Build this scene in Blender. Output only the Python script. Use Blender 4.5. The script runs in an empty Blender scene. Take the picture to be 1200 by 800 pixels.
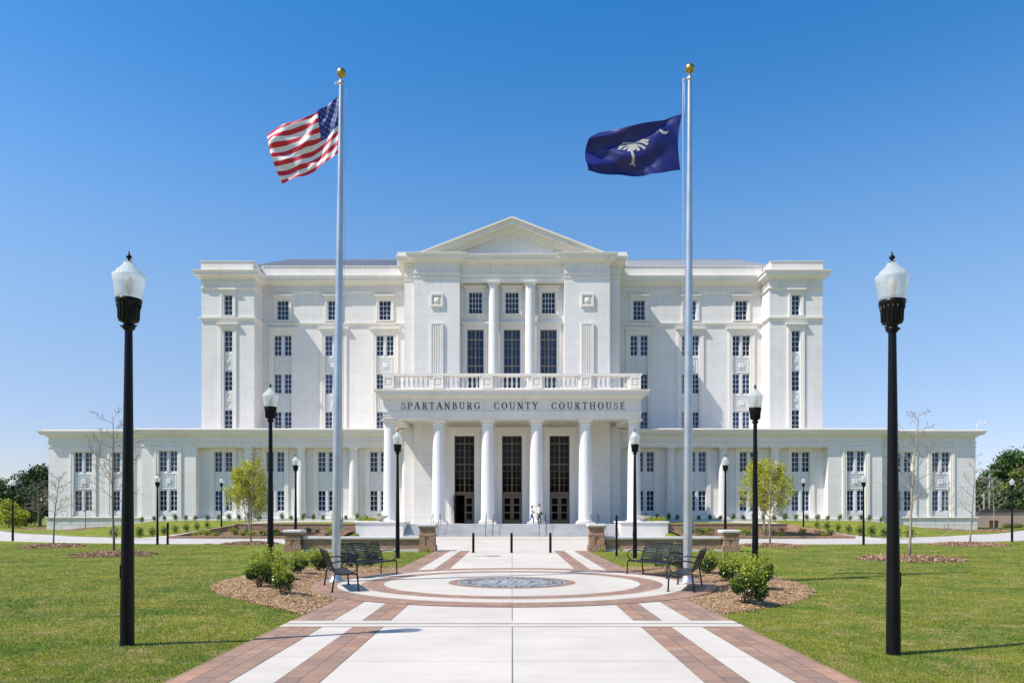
import bpy, bmesh, math, random
import numpy as np
from mathutils import Vector, Matrix, noise
C = bpy.context.scene.collection
R = math.radians
PI = math.pi
F = 870.0            # focal length of the photograph in its own pixels
EYE = 1.9
rng = random.Random(7)

# ------------------------------------------------------------------ helpers
def ss(t):
    t = max(0.0, min(1.0, t)); return t*t*(3-2*t)
def lerp(a, b, t): return a+(b-a)*t

class MB:
    def __init__(s): s.v=[]; s.f=[]; s.m=[]; s.sm=[]; s.mi=0; s.smooth=False
    def add(s, vs, fs, smooth=None):
        n=len(s.v); s.v.extend([tuple(p) for p in vs])
        sm = s.smooth if smooth is None else smooth
        for f in fs:
            s.f.append(tuple(i+n for i in f)); s.m.append(s.mi); s.sm.append(sm)
        return s
    def quad(s,a,b,c,d): return s.add([a,b,c,d],[(0,1,2,3)])
    def box(s,x0,x1,y0,y1,z0,z1):
        if x0>x1: x0,x1=x1,x0
        return s.add([(x0,y0,z0),(x1,y0,z0),(x1,y1,z0),(x0,y1,z0),(x0,y0,z1),(x1,y0,z1),(x1,y1,z1),(x0,y1,z1)],
              [(0,3,2,1),(4,5,6,7),(0,1,5,4),(1,2,6,5),(2,3,7,6),(3,0,4,7)])
    def bbox(s,x0,x1,y0,y1,z0,z1,b=.02):
        # box with chamfered vertical and horizontal edges
        bm=bmesh.new(); bmesh.ops.create_cube(bm,size=1)
        for v in bm.verts:
            v.co=Vector((lerp(x0,x1,v.co.x+.5),lerp(y0,y1,v.co.y+.5),lerp(z0,z1,v.co.z+.5)))
        bmesh.ops.bevel(bm,geom=list(bm.edges),offset=b,segments=2,affect='EDGES',profile=.5)
        s.bm(bm); return s
    def bm(s,bm,smooth=None):
        bm.verts.index_update()
        s.add([v.co for v in bm.verts],[[v.index for v in f.verts] for f in bm.faces],smooth); bm.free()
    def lathe(s,prof,c=(0,0,0),n=16,smooth=True,cap=True):
        vs=[];fs=[]
        for r,z in prof:
            for i in range(n):
                a=2*PI*i/n; vs.append((c[0]+r*math.cos(a),c[1]+r*math.sin(a),c[2]+z))
        for k in range(len(prof)-1):
            for i in range(n):
                j=(i+1)%n; fs.append((k*n+i,k*n+j,(k+1)*n+j,(k+1)*n+i))
        s.add(vs,fs,smooth)
        if cap:
            s.add([vs[i] for i in range(n)],[tuple(range(n-1,-1,-1))],False)
            s.add([vs[(len(prof)-1)*n+i] for i in range(n)],[tuple(range(n))],False)
        return s
    def tube(s,pts,rad,n=8,cap=True,smooth=True):
        pts=[Vector(p) for p in pts]
        if not hasattr(rad,'__len__'): rad=[rad]*len(pts)
        vs=[];fs=[]; up=None
        for i,p in enumerate(pts):
            d=(pts[min(i+1,len(pts)-1)]-pts[max(i-1,0)])
            if d.length<1e-9: d=Vector((0,0,1))
            d.normalize()
            if up is None:
                up=Vector((0,0,1)) if abs(d.z)<.9 else Vector((1,0,0))
            a=(up-d*up.dot(d))
            if a.length<1e-6: a=d.orthogonal()
            a.normalize(); b=d.cross(a); up=a
            for k in range(n):
                t=2*PI*k/n; vs.append(p+a*(rad[i]*math.cos(t))+b*(rad[i]*math.sin(t)))
        for i in range(len(pts)-1):
            for k in range(n):
                j=(k+1)%n; fs.append((i*n+k,i*n+j,(i+1)*n+j,(i+1)*n+k))
        if cap:
            fs.append(tuple(range(n-1,-1,-1))); fs.append(tuple((len(pts)-1)*n+k for k in range(n)))
        return s.add(vs,fs,smooth)
    def path(s,pts,prof,closed=False):
        # profile (out, z) swept along a plan polyline with mitred corners; outward = right-hand side
        pts=[Vector((p[0],p[1])) for p in pts]; n=len(pts); offs=[]
        def nrm(a,b):
            d=(b-a).normalized(); return Vector((d.y,-d.x))
        for i in range(n):
            if i==0: m=nrm(pts[0],pts[1])
            elif i==n-1: m=nrm(pts[-2],pts[-1])
            else:
                a=nrm(pts[i-1],pts[i]); b=nrm(pts[i],pts[i+1]); m=(a+b); m=m/ max(.2,(1+a.dot(b)))
            offs.append(m)
        k=len(prof); vs=[]
        for p,m in zip(pts,offs):
            for o,z in prof: vs.append((p.x+m.x*o,p.y+m.y*o,z))
        fs=[]
        kk = k if closed else k-1
        for i in range(n-1):
            for j in range(kk):
                j2=(j+1)%k
                fs.append((i*k+j,(i+1)*k+j,(i+1)*k+j2,i*k+j2))
        fs.append(tuple(range(k))); fs.append(tuple((n-1)*k+j for j in range(k-1,-1,-1)))
        return s.add(vs,fs,False)
    def wall(s,x0,x1,z0,z1,y,holes=(),depth=.28):
        # wall face looking to -Y with real openings and reveals
        xs=sorted({round(v,4) for v in [x0,x1]+[h[0] for h in holes]+[h[1] for h in holes] if x0<=v<=x1})
        zs=sorted({round(v,4) for v in [z0,z1]+[h[2] for h in holes]+[h[3] for h in holes] if z0<=v<=z1})
        for i in range(len(xs)-1):
            for j in range(len(zs)-1):
                cx=(xs[i]+xs[i+1])/2; cz=(zs[j]+zs[j+1])/2
                if any(h[0]<cx<h[1] and h[2]<cz<h[3] for h in holes): continue
                s.quad((xs[i],y,zs[j]),(xs[i+1],y,zs[j]),(xs[i+1],y,zs[j+1]),(xs[i],y,zs[j+1]))
        for a,b,c,d in holes:
            e=y+depth
            s.quad((a,y,c),(a,e,c),(a,e,d),(a,y,d)); s.quad((b,y,c),(b,y,d),(b,e,d),(b,e,c))
            s.quad((a,y,c),(b,y,c),(b,e,c),(a,e,c)); s.quad((a,y,d),(a,e,d),(b,e,d),(b,y,d))
    def shell(s,x0,x1,yf,yb,z0,z1,holes=(),depth=.28):
        s.wall(x0,x1,z0,z1,yf,holes,depth)
        s.quad((x0,yb,z0),(x0,yf,z0),(x0,yf,z1),(x0,yb,z1)); s.quad((x1,yf,z0),(x1,yb,z0),(x1,yb,z1),(x1,yf,z1))
        s.quad((x0,yf,z1),(x1,yf,z1),(x1,yb,z1),(x0,yb,z1)); s.quad((x1,yb,z0),(x0,yb,z0),(x0,yb,z1),(x1,yb,z1))
    def build(s,name,mats,parent=None,world=False):
        me=bpy.data.meshes.new(name); me.from_pydata(s.v,[],s.f)
        if not isinstance(mats,(list,tuple)): mats=[mats]
        for m in mats: me.materials.append(m)
        me.polygons.foreach_set('material_index',s.m); me.polygons.foreach_set('use_smooth',s.sm)
        me.update()
        o=bpy.data.objects.new(name,me); C.objects.link(o)
        if parent is not None:
            o.parent=parent
            if world: o.matrix_parent_inverse=Matrix.Translation(-Vector(parent.location))
        return o

def np_mesh(name,verts,nper,mats,matidx=None,parent=None,smooth=False):
    # fast mesh of separate n-gons: verts (N*nper,3)
    n=len(verts)//nper
    me=bpy.data.meshes.new(name); me.vertices.add(len(verts)); me.vertices.foreach_set('co',np.asarray(verts,dtype=np.float32).ravel())
    me.loops.add(len(verts)); me.loops.foreach_set('vertex_index',np.arange(len(verts),dtype=np.int32))
    me.polygons.add(n); me.polygons.foreach_set('loop_start',np.arange(0,n*nper,nper,dtype=np.int32))
    try: me.polygons.foreach_set('loop_total',np.full(n,nper,dtype=np.int32))
    except Exception: pass
    for m in mats: me.materials.append(m)
    if matidx is not None: me.polygons.foreach_set('material_index',np.asarray(matidx,dtype=np.int32))
    me.update(calc_edges=True); me.validate()
    o=bpy.data.objects.new(name,me); C.objects.link(o)
    if parent is not None: o.parent=parent
    return o

def tag(o,label=None,cat=None,group=None,kind=None):
    if label: o['label']=label
    if cat: o['category']=cat
    if group: o['group']=group
    if kind: o['kind']=kind
    return o
def thing(name,label,cat,loc=(0,0,0),rz=0,group=None):
    o=bpy.data.objects.new(name,None); C.objects.link(o); o.location=loc; o.rotation_euler=(0,0,rz)
    o.empty_display_size=.3
    return tag(o,label,cat,group)
KIDS={}
def kids(o): return [c for c in bpy.data.objects if c.parent==o]
def dup(root,loc,rz=0,label=None,scale=None,rot=None):
    r=root.copy(); C.objects.link(r); r.location=loc; r.rotation_euler=rot if rot else (0,0,rz)
    if scale is not None: r.scale=(scale,)*3 if not hasattr(scale,'__len__') else scale
    if label: r['label']=label
    for ch in kids(root):
        c=ch.copy(); C.objects.link(c); c.parent=r
        for g in kids(ch):
            d=g.copy(); C.objects.link(d); d.parent=c
    return r

# ------------------------------------------------------------------ materials
def newmat(name):
    m=bpy.data.materials.new(name); m.use_nodes=True
    nt=m.node_tree; b=nt.nodes['Principled BSDF']; return m,nt,b
def L(nt,a,b): nt.links.new(a,b)
def rgb(c): return (c[0],c[1],c[2],1)
def mat(name,c,rough=.6,metal=0,spec=.5,**kw):
    m,nt,b=newmat(name)
    b.inputs['Base Color'].default_value=rgb(c); b.inputs['Roughness'].default_value=rough; b.inputs['Metallic'].default_value=metal
    b.inputs['Specular IOR Level'].default_value=spec
    for k,v in kw.items(): b.inputs[k].default_value=v
    return m
def coords(nt,swz=None):
    g=nt.nodes.new('ShaderNodeNewGeometry'); return g.outputs['Position']
def mathn(nt,op,a,b=None,c=None):
    n=nt.nodes.new('ShaderNodeMath'); n.operation=op
    for i,v in enumerate((a,b,c)):
        if v is None: continue
        if isinstance(v,(int,float)): n.inputs[i].default_value=v
        else: L(nt,v,n.inputs[i])
    return n.outputs[0]
def noise_n(nt,vec,scale,detail=4,rough=.6):
    n=nt.nodes.new('ShaderNodeTexNoise'); n.inputs['Scale'].default_value=scale; n.inputs['Detail'].default_value=detail; n.inputs['Roughness'].default_value=rough
    if vec is not None: L(nt,vec,n.inputs['Vector'])
    return n.outputs['Fac']
def ramp(nt,fac,stops):
    r=nt.nodes.new('ShaderNodeValToRGB'); e=r.color_ramp.elements
    while len(e)<len(stops): e.new(.5)
    for el,(p,c) in zip(e,stops): el.position=p; el.color=rgb(c)
    L(nt,fac,r.inputs[0]); return r.outputs['Color']
def mix(nt,fac,a,b,mode='MIX'):
    n=nt.nodes.new('ShaderNodeMix'); n.data_type='RGBA'; n.blend_type=mode
    if isinstance(fac,(int,float)): n.inputs[0].default_value=fac
    else: L(nt,fac,n.inputs[0])
    for i,v in ((6,a),(7,b)):
        if isinstance(v,tuple): n.inputs[i].default_value=rgb(v)
        else: L(nt,v,n.inputs[i])
    return n.outputs[2]
def bump(nt,b,h,strength=.3,dist=.02):
    n=nt.nodes.new('ShaderNodeBump'); n.inputs['Strength'].default_value=strength; n.inputs['Distance'].default_value=dist
    L(nt,h,n.inputs['Height']); L(nt,n.outputs[0],b.inputs['Normal'])
def nmat(name,stops,scale,rough=.8,bs=.3,bd=.02,detail=6,bscale=None,spec=.3,scale2=None,amt2=.25,metal=0):
    m,nt,b=newmat(name); p=coords(nt)
    f=noise_n(nt,p,scale,detail)
    col=ramp(nt,f,stops)
    if scale2:
        f2=noise_n(nt,p,scale2,3); g=ramp(nt,f2,[(.3,(1-amt2,)*3),(.7,(1,1,1))]); col=mix(nt,1.0,col,g,'MULTIPLY')
    L(nt,col,b.inputs['Base Color']); b.inputs['Roughness'].default_value=rough; b.inputs['Specular IOR Level'].default_value=spec
    b.inputs['Metallic'].default_value=metal
    if bs: bump(nt,b,noise_n(nt,p,bscale or scale*2,6),bs,bd)
    return m
def xyz(nt,p):
    s=nt.nodes.new('ShaderNodeSeparateXYZ'); L(nt,p,s.inputs[0]); return s.outputs
def comb(nt,x,y,z=0.0):
    n=nt.nodes.new('ShaderNodeCombineXYZ')
    for i,v in enumerate((x,y,z)):
        if isinstance(v,(int,float)): n.inputs[i].default_value=v
        else: L(nt,v,n.inputs[i])
    return n.outputs[0]
def bricktex(nt,vec,c1,c2,mort,bw,rh,ms,off=.5,smooth=.1,bias=0):
    n=nt.nodes.new('ShaderNodeTexBrick'); L(nt,vec,n.inputs['Vector'])
    n.offset=off; n.inputs['Color1'].default_value=rgb(c1); n.inputs['Color2'].default_value=rgb(c2); n.inputs['Mortar'].default_value=rgb(mort)
    n.inputs['Scale'].default_value=1; n.inputs['Brick Width'].default_value=bw; n.inputs['Row Height'].default_value=rh
    n.inputs['Mortar Size'].default_value=ms; n.inputs['Mortar Smooth'].default_value=smooth; n.inputs['Bias'].default_value=bias
    return n
def stone_mat(name,c,c2,mort,bw=1.75,rh=1.02,ms=.018,bs=.15):
    m,nt,b=newmat(name); p=coords(nt); X,Y,Z=xyz(nt,p)
    u=mathn(nt,'ADD',X,mathn(nt,'MULTIPLY',Y,1.0)); v=comb(nt,mathn(nt,'ADD',u,200.37),mathn(nt,'ADD',Z,.45))
    t=bricktex(nt,v,c,c2,mort,bw,rh,ms,.5,.3)
    f=noise_n(nt,p,.35,5); w=ramp(nt,f,[(.3,(.93,.925,.91)),(.65,(1,1,1))])
    # faint vertical weather streaks
    vs=comb(nt,mathn(nt,'MULTIPLY',u,2.2),mathn(nt,'MULTIPLY',Z,.12)); f2=noise_n(nt,vs,1.0,4); w2=ramp(nt,f2,[(.35,(.955,.95,.94)),(.6,(1,1,1))])
    col=mix(nt,1.0,mix(nt,1.0,t.outputs['Color'],w,'MULTIPLY'),w2,'MULTIPLY')
    L(nt,col,b.inputs['Base Color']); b.inputs['Roughness'].default_value=.75; b.inputs['Specular IOR Level'].default_value=.25
    inv=mathn(nt,'SUBTRACT',1.0,t.outputs['Fac']); h=mathn(nt,'ADD',inv,mathn(nt,'MULTIPLY',noise_n(nt,p,30,3),.25))
    bump(nt,b,h,bs,.015)
    return m
M={}
SC1=(.815,.785,.76)
M['stone']=stone_mat('white_stone_panels',SC1,(.79,.762,.736),(.655,.62,.575))
M['trim']=stone_mat('white_stone_trim',(.84,.795,.74),(.83,.785,.73),(.62,.57,.51),bw=3.4,rh=60,ms=.018,bs=.12)
M['column']=stone_mat('white_stone_column',(.79,.77,.75),(.785,.765,.745),(.66,.64,.62),bw=300,rh=3.05,ms=.014,bs=.1)
M['spandrel']=mat('pale_spandrel',(.72,.715,.70),.6)
M['rustic']=stone_mat('split_face_stone',(.82,.785,.75),(.70,.67,.64),(.42,.395,.37),bw=1.9,rh=.63,ms=.03,bs=.2)
M['winframe']=mat('pale_window_frame',(.66,.67,.68),.5)
M['bronze']=mat('bronze_frame',(.155,.118,.075),.42,.35)
M['bronze2']=mat('bronze_window_frame',(.30,.245,.165),.45,.3)
def glass_mat(name,c,ior,rough=.03):
    m,nt,b=newmat(name); b.inputs['Base Color'].default_value=rgb(c); b.inputs['Roughness'].default_value=rough
    b.inputs['IOR'].default_value=ior; b.inputs['Specular IOR Level'].default_value=.5
    p=coords(nt); bump(nt,b,noise_n(nt,p,.8,2),.10,.03)
    oi=nt.nodes.new('ShaderNodeObjectInfo'); rn=oi.outputs['Random']; L(nt,ramp(nt,rn,[(0,tuple(v*.45 for v in c)),(.6,c),(1,tuple(v*1.9 for v in c))]),b.inputs['Base Color'])
    return m
M['glass']=glass_mat('window_glass',(.014,.034,.088),1.42)
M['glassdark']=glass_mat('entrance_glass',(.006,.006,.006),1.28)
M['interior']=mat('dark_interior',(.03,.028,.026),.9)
M['letter']=mat('dark_bronze_letters',(.055,.05,.045),.5,.3)
M['roof']=mat('grey_metal_roof',(.36,.375,.40),.45,.2)
M['granite']=nmat('grey_granite_step',[(.3,(.56,.555,.54)),(.7,(.68,.675,.66))],9,.75,.1,.005,8,scale2=.7,amt2=.2)
M['planter']=nmat('white_render',[(.3,(.72,.70,.67)),(.7,(.80,.78,.755))],1.2,.8,.1,.004,6,40)
M['bowl']=nmat('buff_cast_stone',[(.3,(.48,.43,.35)),(.7,(.58,.53,.45))],5,.8,.2,.01)
M['black']=nmat('black_powder_coat',[(.3,(.0035,.0035,.0045)),(.7,(.006,.006,.007))],6,.33,.03,.002,4,60,spec=.22)
M['benchmetal']=mat('dark_bronze_steel',(.012,.011,.013),.36,.0,.45)
M['alu']=nmat('brushed_aluminium',[(.3,(.48,.485,.49)),(.7,(.62,.625,.63))],2.0,.34,.0,.001,6,metal=.75)
M['gold']=mat('gilded_ball',(.52,.36,.11),.36,1.0)
M['rope']=mat('white_rope',(.6,.6,.58),.9)
M['bulb']=mat('lamp_refractor',(.62,.55,.44),.4)
m,nt,b=newmat('acorn_globe'); b.inputs['Base Color'].default_value=(.86,.88,.86,1); b.inputs['Roughness'].default_value=.12; b.inputs['Specular IOR Level'].default_value=.6
gp=nt.nodes.new('ShaderNodeTexCoord').outputs['Object']; gx,gy,gz=xyz(nt,gp)
an=mathn(nt,'MULTIPLY',mathn(nt,'ARCTAN2',gy,gx),36.0); bump(nt,b,mathn(nt,'SINE',an),.25,.006)
tp=nt.nodes.new('ShaderNodeBsdfTransparent'); tp.inputs[0].default_value=(.95,.97,.96,1); tl=nt.nodes.new('ShaderNodeBsdfTranslucent'); tl.inputs[0].default_value=(.88,.9,.88,1)
m1_=nt.nodes.new('ShaderNodeMixShader'); m1_.inputs[0].default_value=.5; L(nt,b.outputs[0],m1_.inputs[1]); L(nt,tl.outputs[0],m1_.inputs[2])
m2_=nt.nodes.new('ShaderNodeMixShader'); m2_.inputs[0].default_value=.43; L(nt,m1_.outputs[0],m2_.inputs[1]); L(nt,tp.outputs[0],m2_.inputs[2]); L(nt,m2_.outputs[0],nt.nodes['Material Output'].inputs[0])
M['globe']=m
M['bark']=nmat('grey_bark',[(.3,(.15,.125,.10)),(.7,(.27,.235,.20))],14,.9,.5,.01)
M['palebark']=nmat('pale_bark',[(.3,(.26,.22,.165)),(.7,(.40,.345,.27))],10,.9,.4,.01)
def leaf_mat(name,c,trans=.35,rough=.45,var=.25):
    m,nt,b=newmat(name); g=nt.nodes.new('ShaderNodeNewGeometry'); rn=g.outputs['Random Per Island']
    lo=tuple(v*(1-var) for v in c); hi=tuple(min(1,v*(1+var)) for v in c)
    col=ramp(nt,rn,[(0,lo),(1,hi)]); L(nt,col,b.inputs['Base Color']); b.inputs['Roughness'].default_value=rough
    t=nt.nodes.new('ShaderNodeBsdfTranslucent'); L(nt,col,t.inputs[0]); ms=nt.nodes.new('ShaderNodeMixShader'); ms.inputs[0].default_value=trans
    L(nt,b.outputs[0],ms.inputs[1]); L(nt,t.outputs[0],ms.inputs[2]); L(nt,ms.outputs[0],nt.nodes['Material Output'].inputs[0])
    return m
M['leafdark']=leaf_mat('holly_leaf',(.024,.058,.018),.12,.26,.35)
M['leafmid']=leaf_mat('green_leaf',(.085,.17,.028),.25,.4)
M['leafnew']=leaf_mat('new_yellow_green_leaf',(.40,.46,.03),.35,.45)
M['leafspring']=leaf_mat('spring_leaf',(.52,.52,.05),.4,.5)
M['leafolive']=leaf_mat('spring_leaf_olive',(.30,.31,.06),.35,.5)
M['leaffar']=leaf_mat('dark_tree_leaf',(.022,.048,.018),.12,.5,.4)
M['chip3']=leaf_mat('brown_bark_chip',(.31,.20,.125),.0,.9,.35)
M['leaffar2']=leaf_mat('green_tree_leaf',(.10,.165,.032),.25,.5,.35)
M['leafbrown']=leaf_mat('budding_brown_leaf',(.13,.115,.06),.2,.6,.3)
m=leaf_mat('grass_blade',(.165,.205,.026),.35,.55,.38); nt=m.node_tree; p=coords(nt); X,Y,Z=xyz(nt,p)
rc=[n for n in nt.nodes if n.type=='VALTORGB'][0]; f1=noise_n(nt,p,.55,5); f3=noise_n(nt,comb(nt,mathn(nt,'MULTIPLY',X,.10),mathn(nt,'MULTIPLY',Y,.55)),1,4); f5=noise_n(nt,p,1.7,6,.7)
cc=mix(nt,1.0,mix(nt,1.0,rc.outputs['Color'],ramp(nt,f1,[(.36,(.66,.86,.66)),(.64,(1.40,1.16,1.12))]),'MULTIPLY'),ramp(nt,f3,[(.35,(.84,.90,.82)),(.65,(1.17,1.09,1.05))]),'MULTIPLY')
cc=mix(nt,ramp(nt,f5,[(.52,(0,0,0)),(.66,(.8,.8,.8))]),cc,(.38,.30,.11))
for n in list(nt.nodes):
    if n.type=='BSDF_PRINCIPLED': L(nt,cc,n.inputs['Base Color'])
    if n.type=='BSDF_TRANSLUCENT': L(nt,cc,n.inputs[0])
M['blade']=m
M['blade2']=leaf_mat('straw_blade',(.40,.33,.14),.3,.6,.3)
M['chip']=leaf_mat('bark_chip',(.42,.265,.135),.0,.9,.35)
M['chip2']=leaf_mat('pale_bark_chip',(.57,.41,.245),.0,.9,.3)
M['mulch']=nmat('mulch',[(.3,(.20,.115,.06)),(.5,(.37,.235,.125)),(.7,(.53,.38,.22))],16,.95,1.0,.05,8,22,scale2=1.3,amt2=.15)
M['mulchfar']=nmat('dark_mulch',[(.3,(.13,.07,.045)),(.55,(.22,.13,.085)),(.75,(.32,.21,.13))],7,.95,1.0,.08,8,9)
M['asphaltwalk']=nmat('grey_concrete_walk',[(.3,(.43,.405,.38)),(.7,(.52,.49,.46))],.8,.9,.1,.004,6,40)
# lawn
m,nt,b=newmat('lawn'); p=coords(nt)
X,Y,Z=xyz(nt,p)
f1=noise_n(nt,p,.55,5); f2=noise_n(nt,p,9,5); f3=noise_n(nt,comb(nt,mathn(nt,'MULTIPLY',X,.10),mathn(nt,'MULTIPLY',Y,.55)),1,4)
g=ramp(nt,f2,[(.28,(.115,.15,.016)),(.5,(.165,.205,.026)),(.75,(.235,.255,.05))])
g2=ramp(nt,f1,[(.36,(.66,.86,.66)),(.64,(1.40,1.16,1.12))]); g3=ramp(nt,f3,[(.35,(.86,.90,.84)),(.65,(1.13,1.08,1.05))])
col=mix(nt,1.0,mix(nt,1.0,g,g2,'MULTIPLY'),g3,'MULTIPLY')
dry=ramp(nt,noise_n(nt,p,1.7,6,.7),[(.52,(0,0,0)),(.66,(.8,.8,.8))]); col=mix(nt,dry,col,(.36,.28,.11))
L(nt,col,b.inputs['Base Color']); b.inputs['Roughness'].default_value=.9; b.inputs['Specular IOR Level'].default_value=.15
sp=noise_n(nt,comb(nt,mathn(nt,'MULTIPLY',X,14.0),mathn(nt,'MULTIPLY',Y,4.0)),1,3); col=mix(nt,1.0,col,ramp(nt,sp,[(.3,(.72,.76,.7)),(.7,(1.22,1.2,1.2))]),'MULTIPLY'); L(nt,col,b.inputs['Base Color'])
bump(nt,b,noise_n(nt,p,45,4),.8,.03); M['lawn']=m
# concrete paving, broom finished
m,nt,b=newmat('concrete_paving'); p=coords(nt); X,Y,Z=xyz(nt,p)
f=noise_n(nt,p,.7,6); c=ramp(nt,f,[(.3,(.565,.515,.45)),(.7,(.66,.604,.53))])
f2=noise_n(nt,comb(nt,mathn(nt,'MULTIPLY',X,.5),mathn(nt,'MULTIPLY',Y,6.0)),1,5); c=mix(nt,1.0,c,ramp(nt,f2,[(.3,(.90,.895,.88)),(.65,(1,1,1))]),'MULTIPLY')
f4=noise_n(nt,p,60,3); c=mix(nt,1.0,c,ramp(nt,f4,[(.3,(.93,.93,.93)),(.7,(1,1,1))]),'MULTIPLY')
wn=nt.nodes.new('ShaderNodeTexWhiteNoise'); wn.noise_dimensions='2D'; L(nt,comb(nt,mathn(nt,'FLOOR',mathn(nt,'DIVIDE',X,2.17)),mathn(nt,'FLOOR',mathn(nt,'DIVIDE',Y,3.2))),wn.inputs['Vector']); c=mix(nt,1.0,c,ramp(nt,wn.outputs['Value'],[(0,(.94,.94,.935)),(1,(1.03,1.03,1.03))]),'MULTIPLY'); st=noise_n(nt,p,2.3,7,.7); c=mix(nt,ramp(nt,st,[(.58,(0,0,0)),(.8,(.42,.42,.42))]),c,(.40,.375,.335))
L(nt,c,b.inputs['Base Color']); b.inputs['Roughness'].default_value=.85; b.inputs['Specular IOR Level'].default_value=.25
bump(nt,b,noise_n(nt,comb(nt,mathn(nt,'MULTIPLY',X,4.0),mathn(nt,'MULTIPLY',Y,160.0)),1,2),.12,.004); M['concrete']=m
M['joint']=mat('paving_joint',(.22,.20,.18),.9)
M['grate']=mat('slot_drain',(.16,.155,.15),.7)
def paver(name,mode,x0=0,row=.235,bw=.42):
    m,nt,b=newmat(name); p=coords(nt); X,Y,Z=xyz(nt,p)
    if mode=='band': v=comb(nt,Y,mathn(nt,'SUBTRACT',mathn(nt,'ABSOLUTE',X),x0))
    else:
        Yc=mathn(nt,'SUBTRACT',Y,20.6); a=mathn(nt,'ARCTAN2',X,Yc); r=mathn(nt,'SQRT',mathn(nt,'ADD',mathn(nt,'MULTIPLY',X,X),mathn(nt,'MULTIPLY',Yc,Yc)))
        v=comb(nt,mathn(nt,'MULTIPLY',mathn(nt,'ADD',a,7.0),5.0),mathn(nt,'SUBTRACT',r,x0))
    t=bricktex(nt,v,(.40,.255,.18),(.305,.20,.15),(.15,.12,.10),bw,row,.0075,.5,.2)
    # second, offset tone so the pavers differ in more than two colours
    t2=bricktex(nt,v,(1.12,1.02,.95),(.84,.90,.98),(1,1,1),bw*3,row,.0,.31,.0)
    f=noise_n(nt,p,3.0,6); c=mix(nt,1.0,t.outputs['Color'],t2.outputs['Color'],'MULTIPLY')
    c=mix(nt,1.0,c,ramp(nt,f,[(.3,(.86,.86,.86)),(.7,(1.1,1.08,1.05))]),'MULTIPLY')
    c=mix(nt,1.0,c,ramp(nt,noise_n(nt,p,70,3),[(.3,(.82,.82,.82)),(.7,(1.1,1.1,1.1))]),'MULTIPLY')
    L(nt,c,b.inputs['Base Color']); b.inputs['Roughness'].default_value=.85; b.inputs['Specular IOR Level'].default_value=.25
    bump(nt,b,mathn(nt,'ADD',mathn(nt,'SUBTRACT',1.0,t.outputs['Fac']),mathn(nt,'MULTIPLY',noise_n(nt,p,80,3),.2)),.5,.008)
    return m
M['pav3']=paver('brick_paver_outer','band',3.2,.2334,.36); M['pav2']=paver('brick_paver_inner','band',2.17,.255,.36)
M['pavring']=paver('brick_paver_ring','ring',4.73,.225,.30); M['pavthin']=paver('brick_paver_ring_inner','ring',3.5,.2,.36); M['pavseal']=paver('brick_paver_seal','ring',1.5,.26,.11)
def brickwall(name):
    m,nt,b=newmat(name); p=coords(nt); X,Y,Z=xyz(nt,p)
    v=comb(nt,mathn(nt,'ADD',mathn(nt,'ADD',X,Y),300.0),mathn(nt,'ADD',Z,.03))
    t=bricktex(nt,v,(.43,.235,.14),(.27,.15,.095),(.40,.33,.26),.30,.1,.014,.5,.1)
    c=mix(nt,1.0,t.outputs['Color'],ramp(nt,noise_n(nt,p,7,5),[(.3,(.75,.75,.75)),(.7,(1.2,1.15,1.1))]),'MULTIPLY')
    L(nt,c,b.inputs['Base Color']); b.inputs['Roughness'].default_value=.9
    bump(nt,b,mathn(nt,'SUBTRACT',1.0,t.outputs['Fac']),.6,.012); return m
M['brick']=brickwall('red_brown_brick')
M['cap']=nmat('pale_coping',[(.3,(.56,.545,.51)),(.7,(.66,.645,.615))],2,.8,.1,.004)
M['tanwall']=nmat('tan_pink_render',[(.3,(.44,.32,.265)),(.7,(.52,.385,.32))],.6,.9,.1,.01)
M['dark']=mat('dark_cap',(.05,.045,.045),.8)
M['wood']=nmat('weathered_pole',[(.3,(.22,.20,.18)),(.7,(.32,.30,.28))],3,.9,.3,.02)
M['white']=mat('white_paint',(.75,.75,.73),.5)
M['seal']=nmat('seal_granite',[(.3,(.27,.28,.29)),(.7,(.43,.44,.455))],6,.45,.03,.002,8,scale2=1.2,amt2=.2)
M['sealdark']=mat('seal_engraving',(.035,.037,.042),.5); M['seallight']=mat('seal_pale_inlay',(.42,.43,.44),.5)
# ------------------------------------------------------------------ ground
def tz(x,y):
    a=abs(x)
    z=-.02
    if y<40 and a>3.9:
        k=.085*(1-math.exp(-(a-3.9)/2.0))*(1-ss((y-14)/14)); z+= k if x<0 else -k
    if a<13.0 and y>38: return z
    H=lerp(1.27,.34,ss((a-33.5)/9.0))
    smooth=H*ss((y-57.5)/15.5)
    wall=1.02*ss((y-63.1)/.35)+.26*ss((y-63.5)/8)+.3*ss((y-58.5)/4.5)*(1-ss((y-63.1)/.35))
    w=ss((a-22.9)/3.2)
    z+=lerp(wall,smooth,w)
    if a>36 and y>95: z-=.3*ss((y-95)/60)
    # gentle undulation far from the path
    z+=.05*noise.noise((x*.08,y*.08,0))*ss((a-8)/12)*(1-ss((y-45)/10))
    return z
def arange(a,b,s):
    r=[];v=a
    while v<b-1e-6: r.append(v); v+=s
    return r
gx=[-1500,-700,-400,-250,-160,-110]+arange(-80,-30,2.5)+arange(-30,-13.5,.7)+[-13.15,-13.02,-12.9]+arange(-12,-4,.8)+[-3.9,0]
gx=gx+[-v for v in gx[::-1][1:]]
gy=[-400,-150,-60,-25]+arange(-12,40,1.5)+arange(40,57,1.5)+arange(57,63,.75)+[62.95,63.1,63.2,63.3,63.4,63.5]+arange(64,76,.8)+arange(76,110,3)+[110,120,135,150,180,220,300,420,650,1000,1800,3500]
mb=MB(); mb.smooth=True
vs=[(x,y,tz(x,y)) for y in gy for x in gx]; nx=len(gx)
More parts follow.
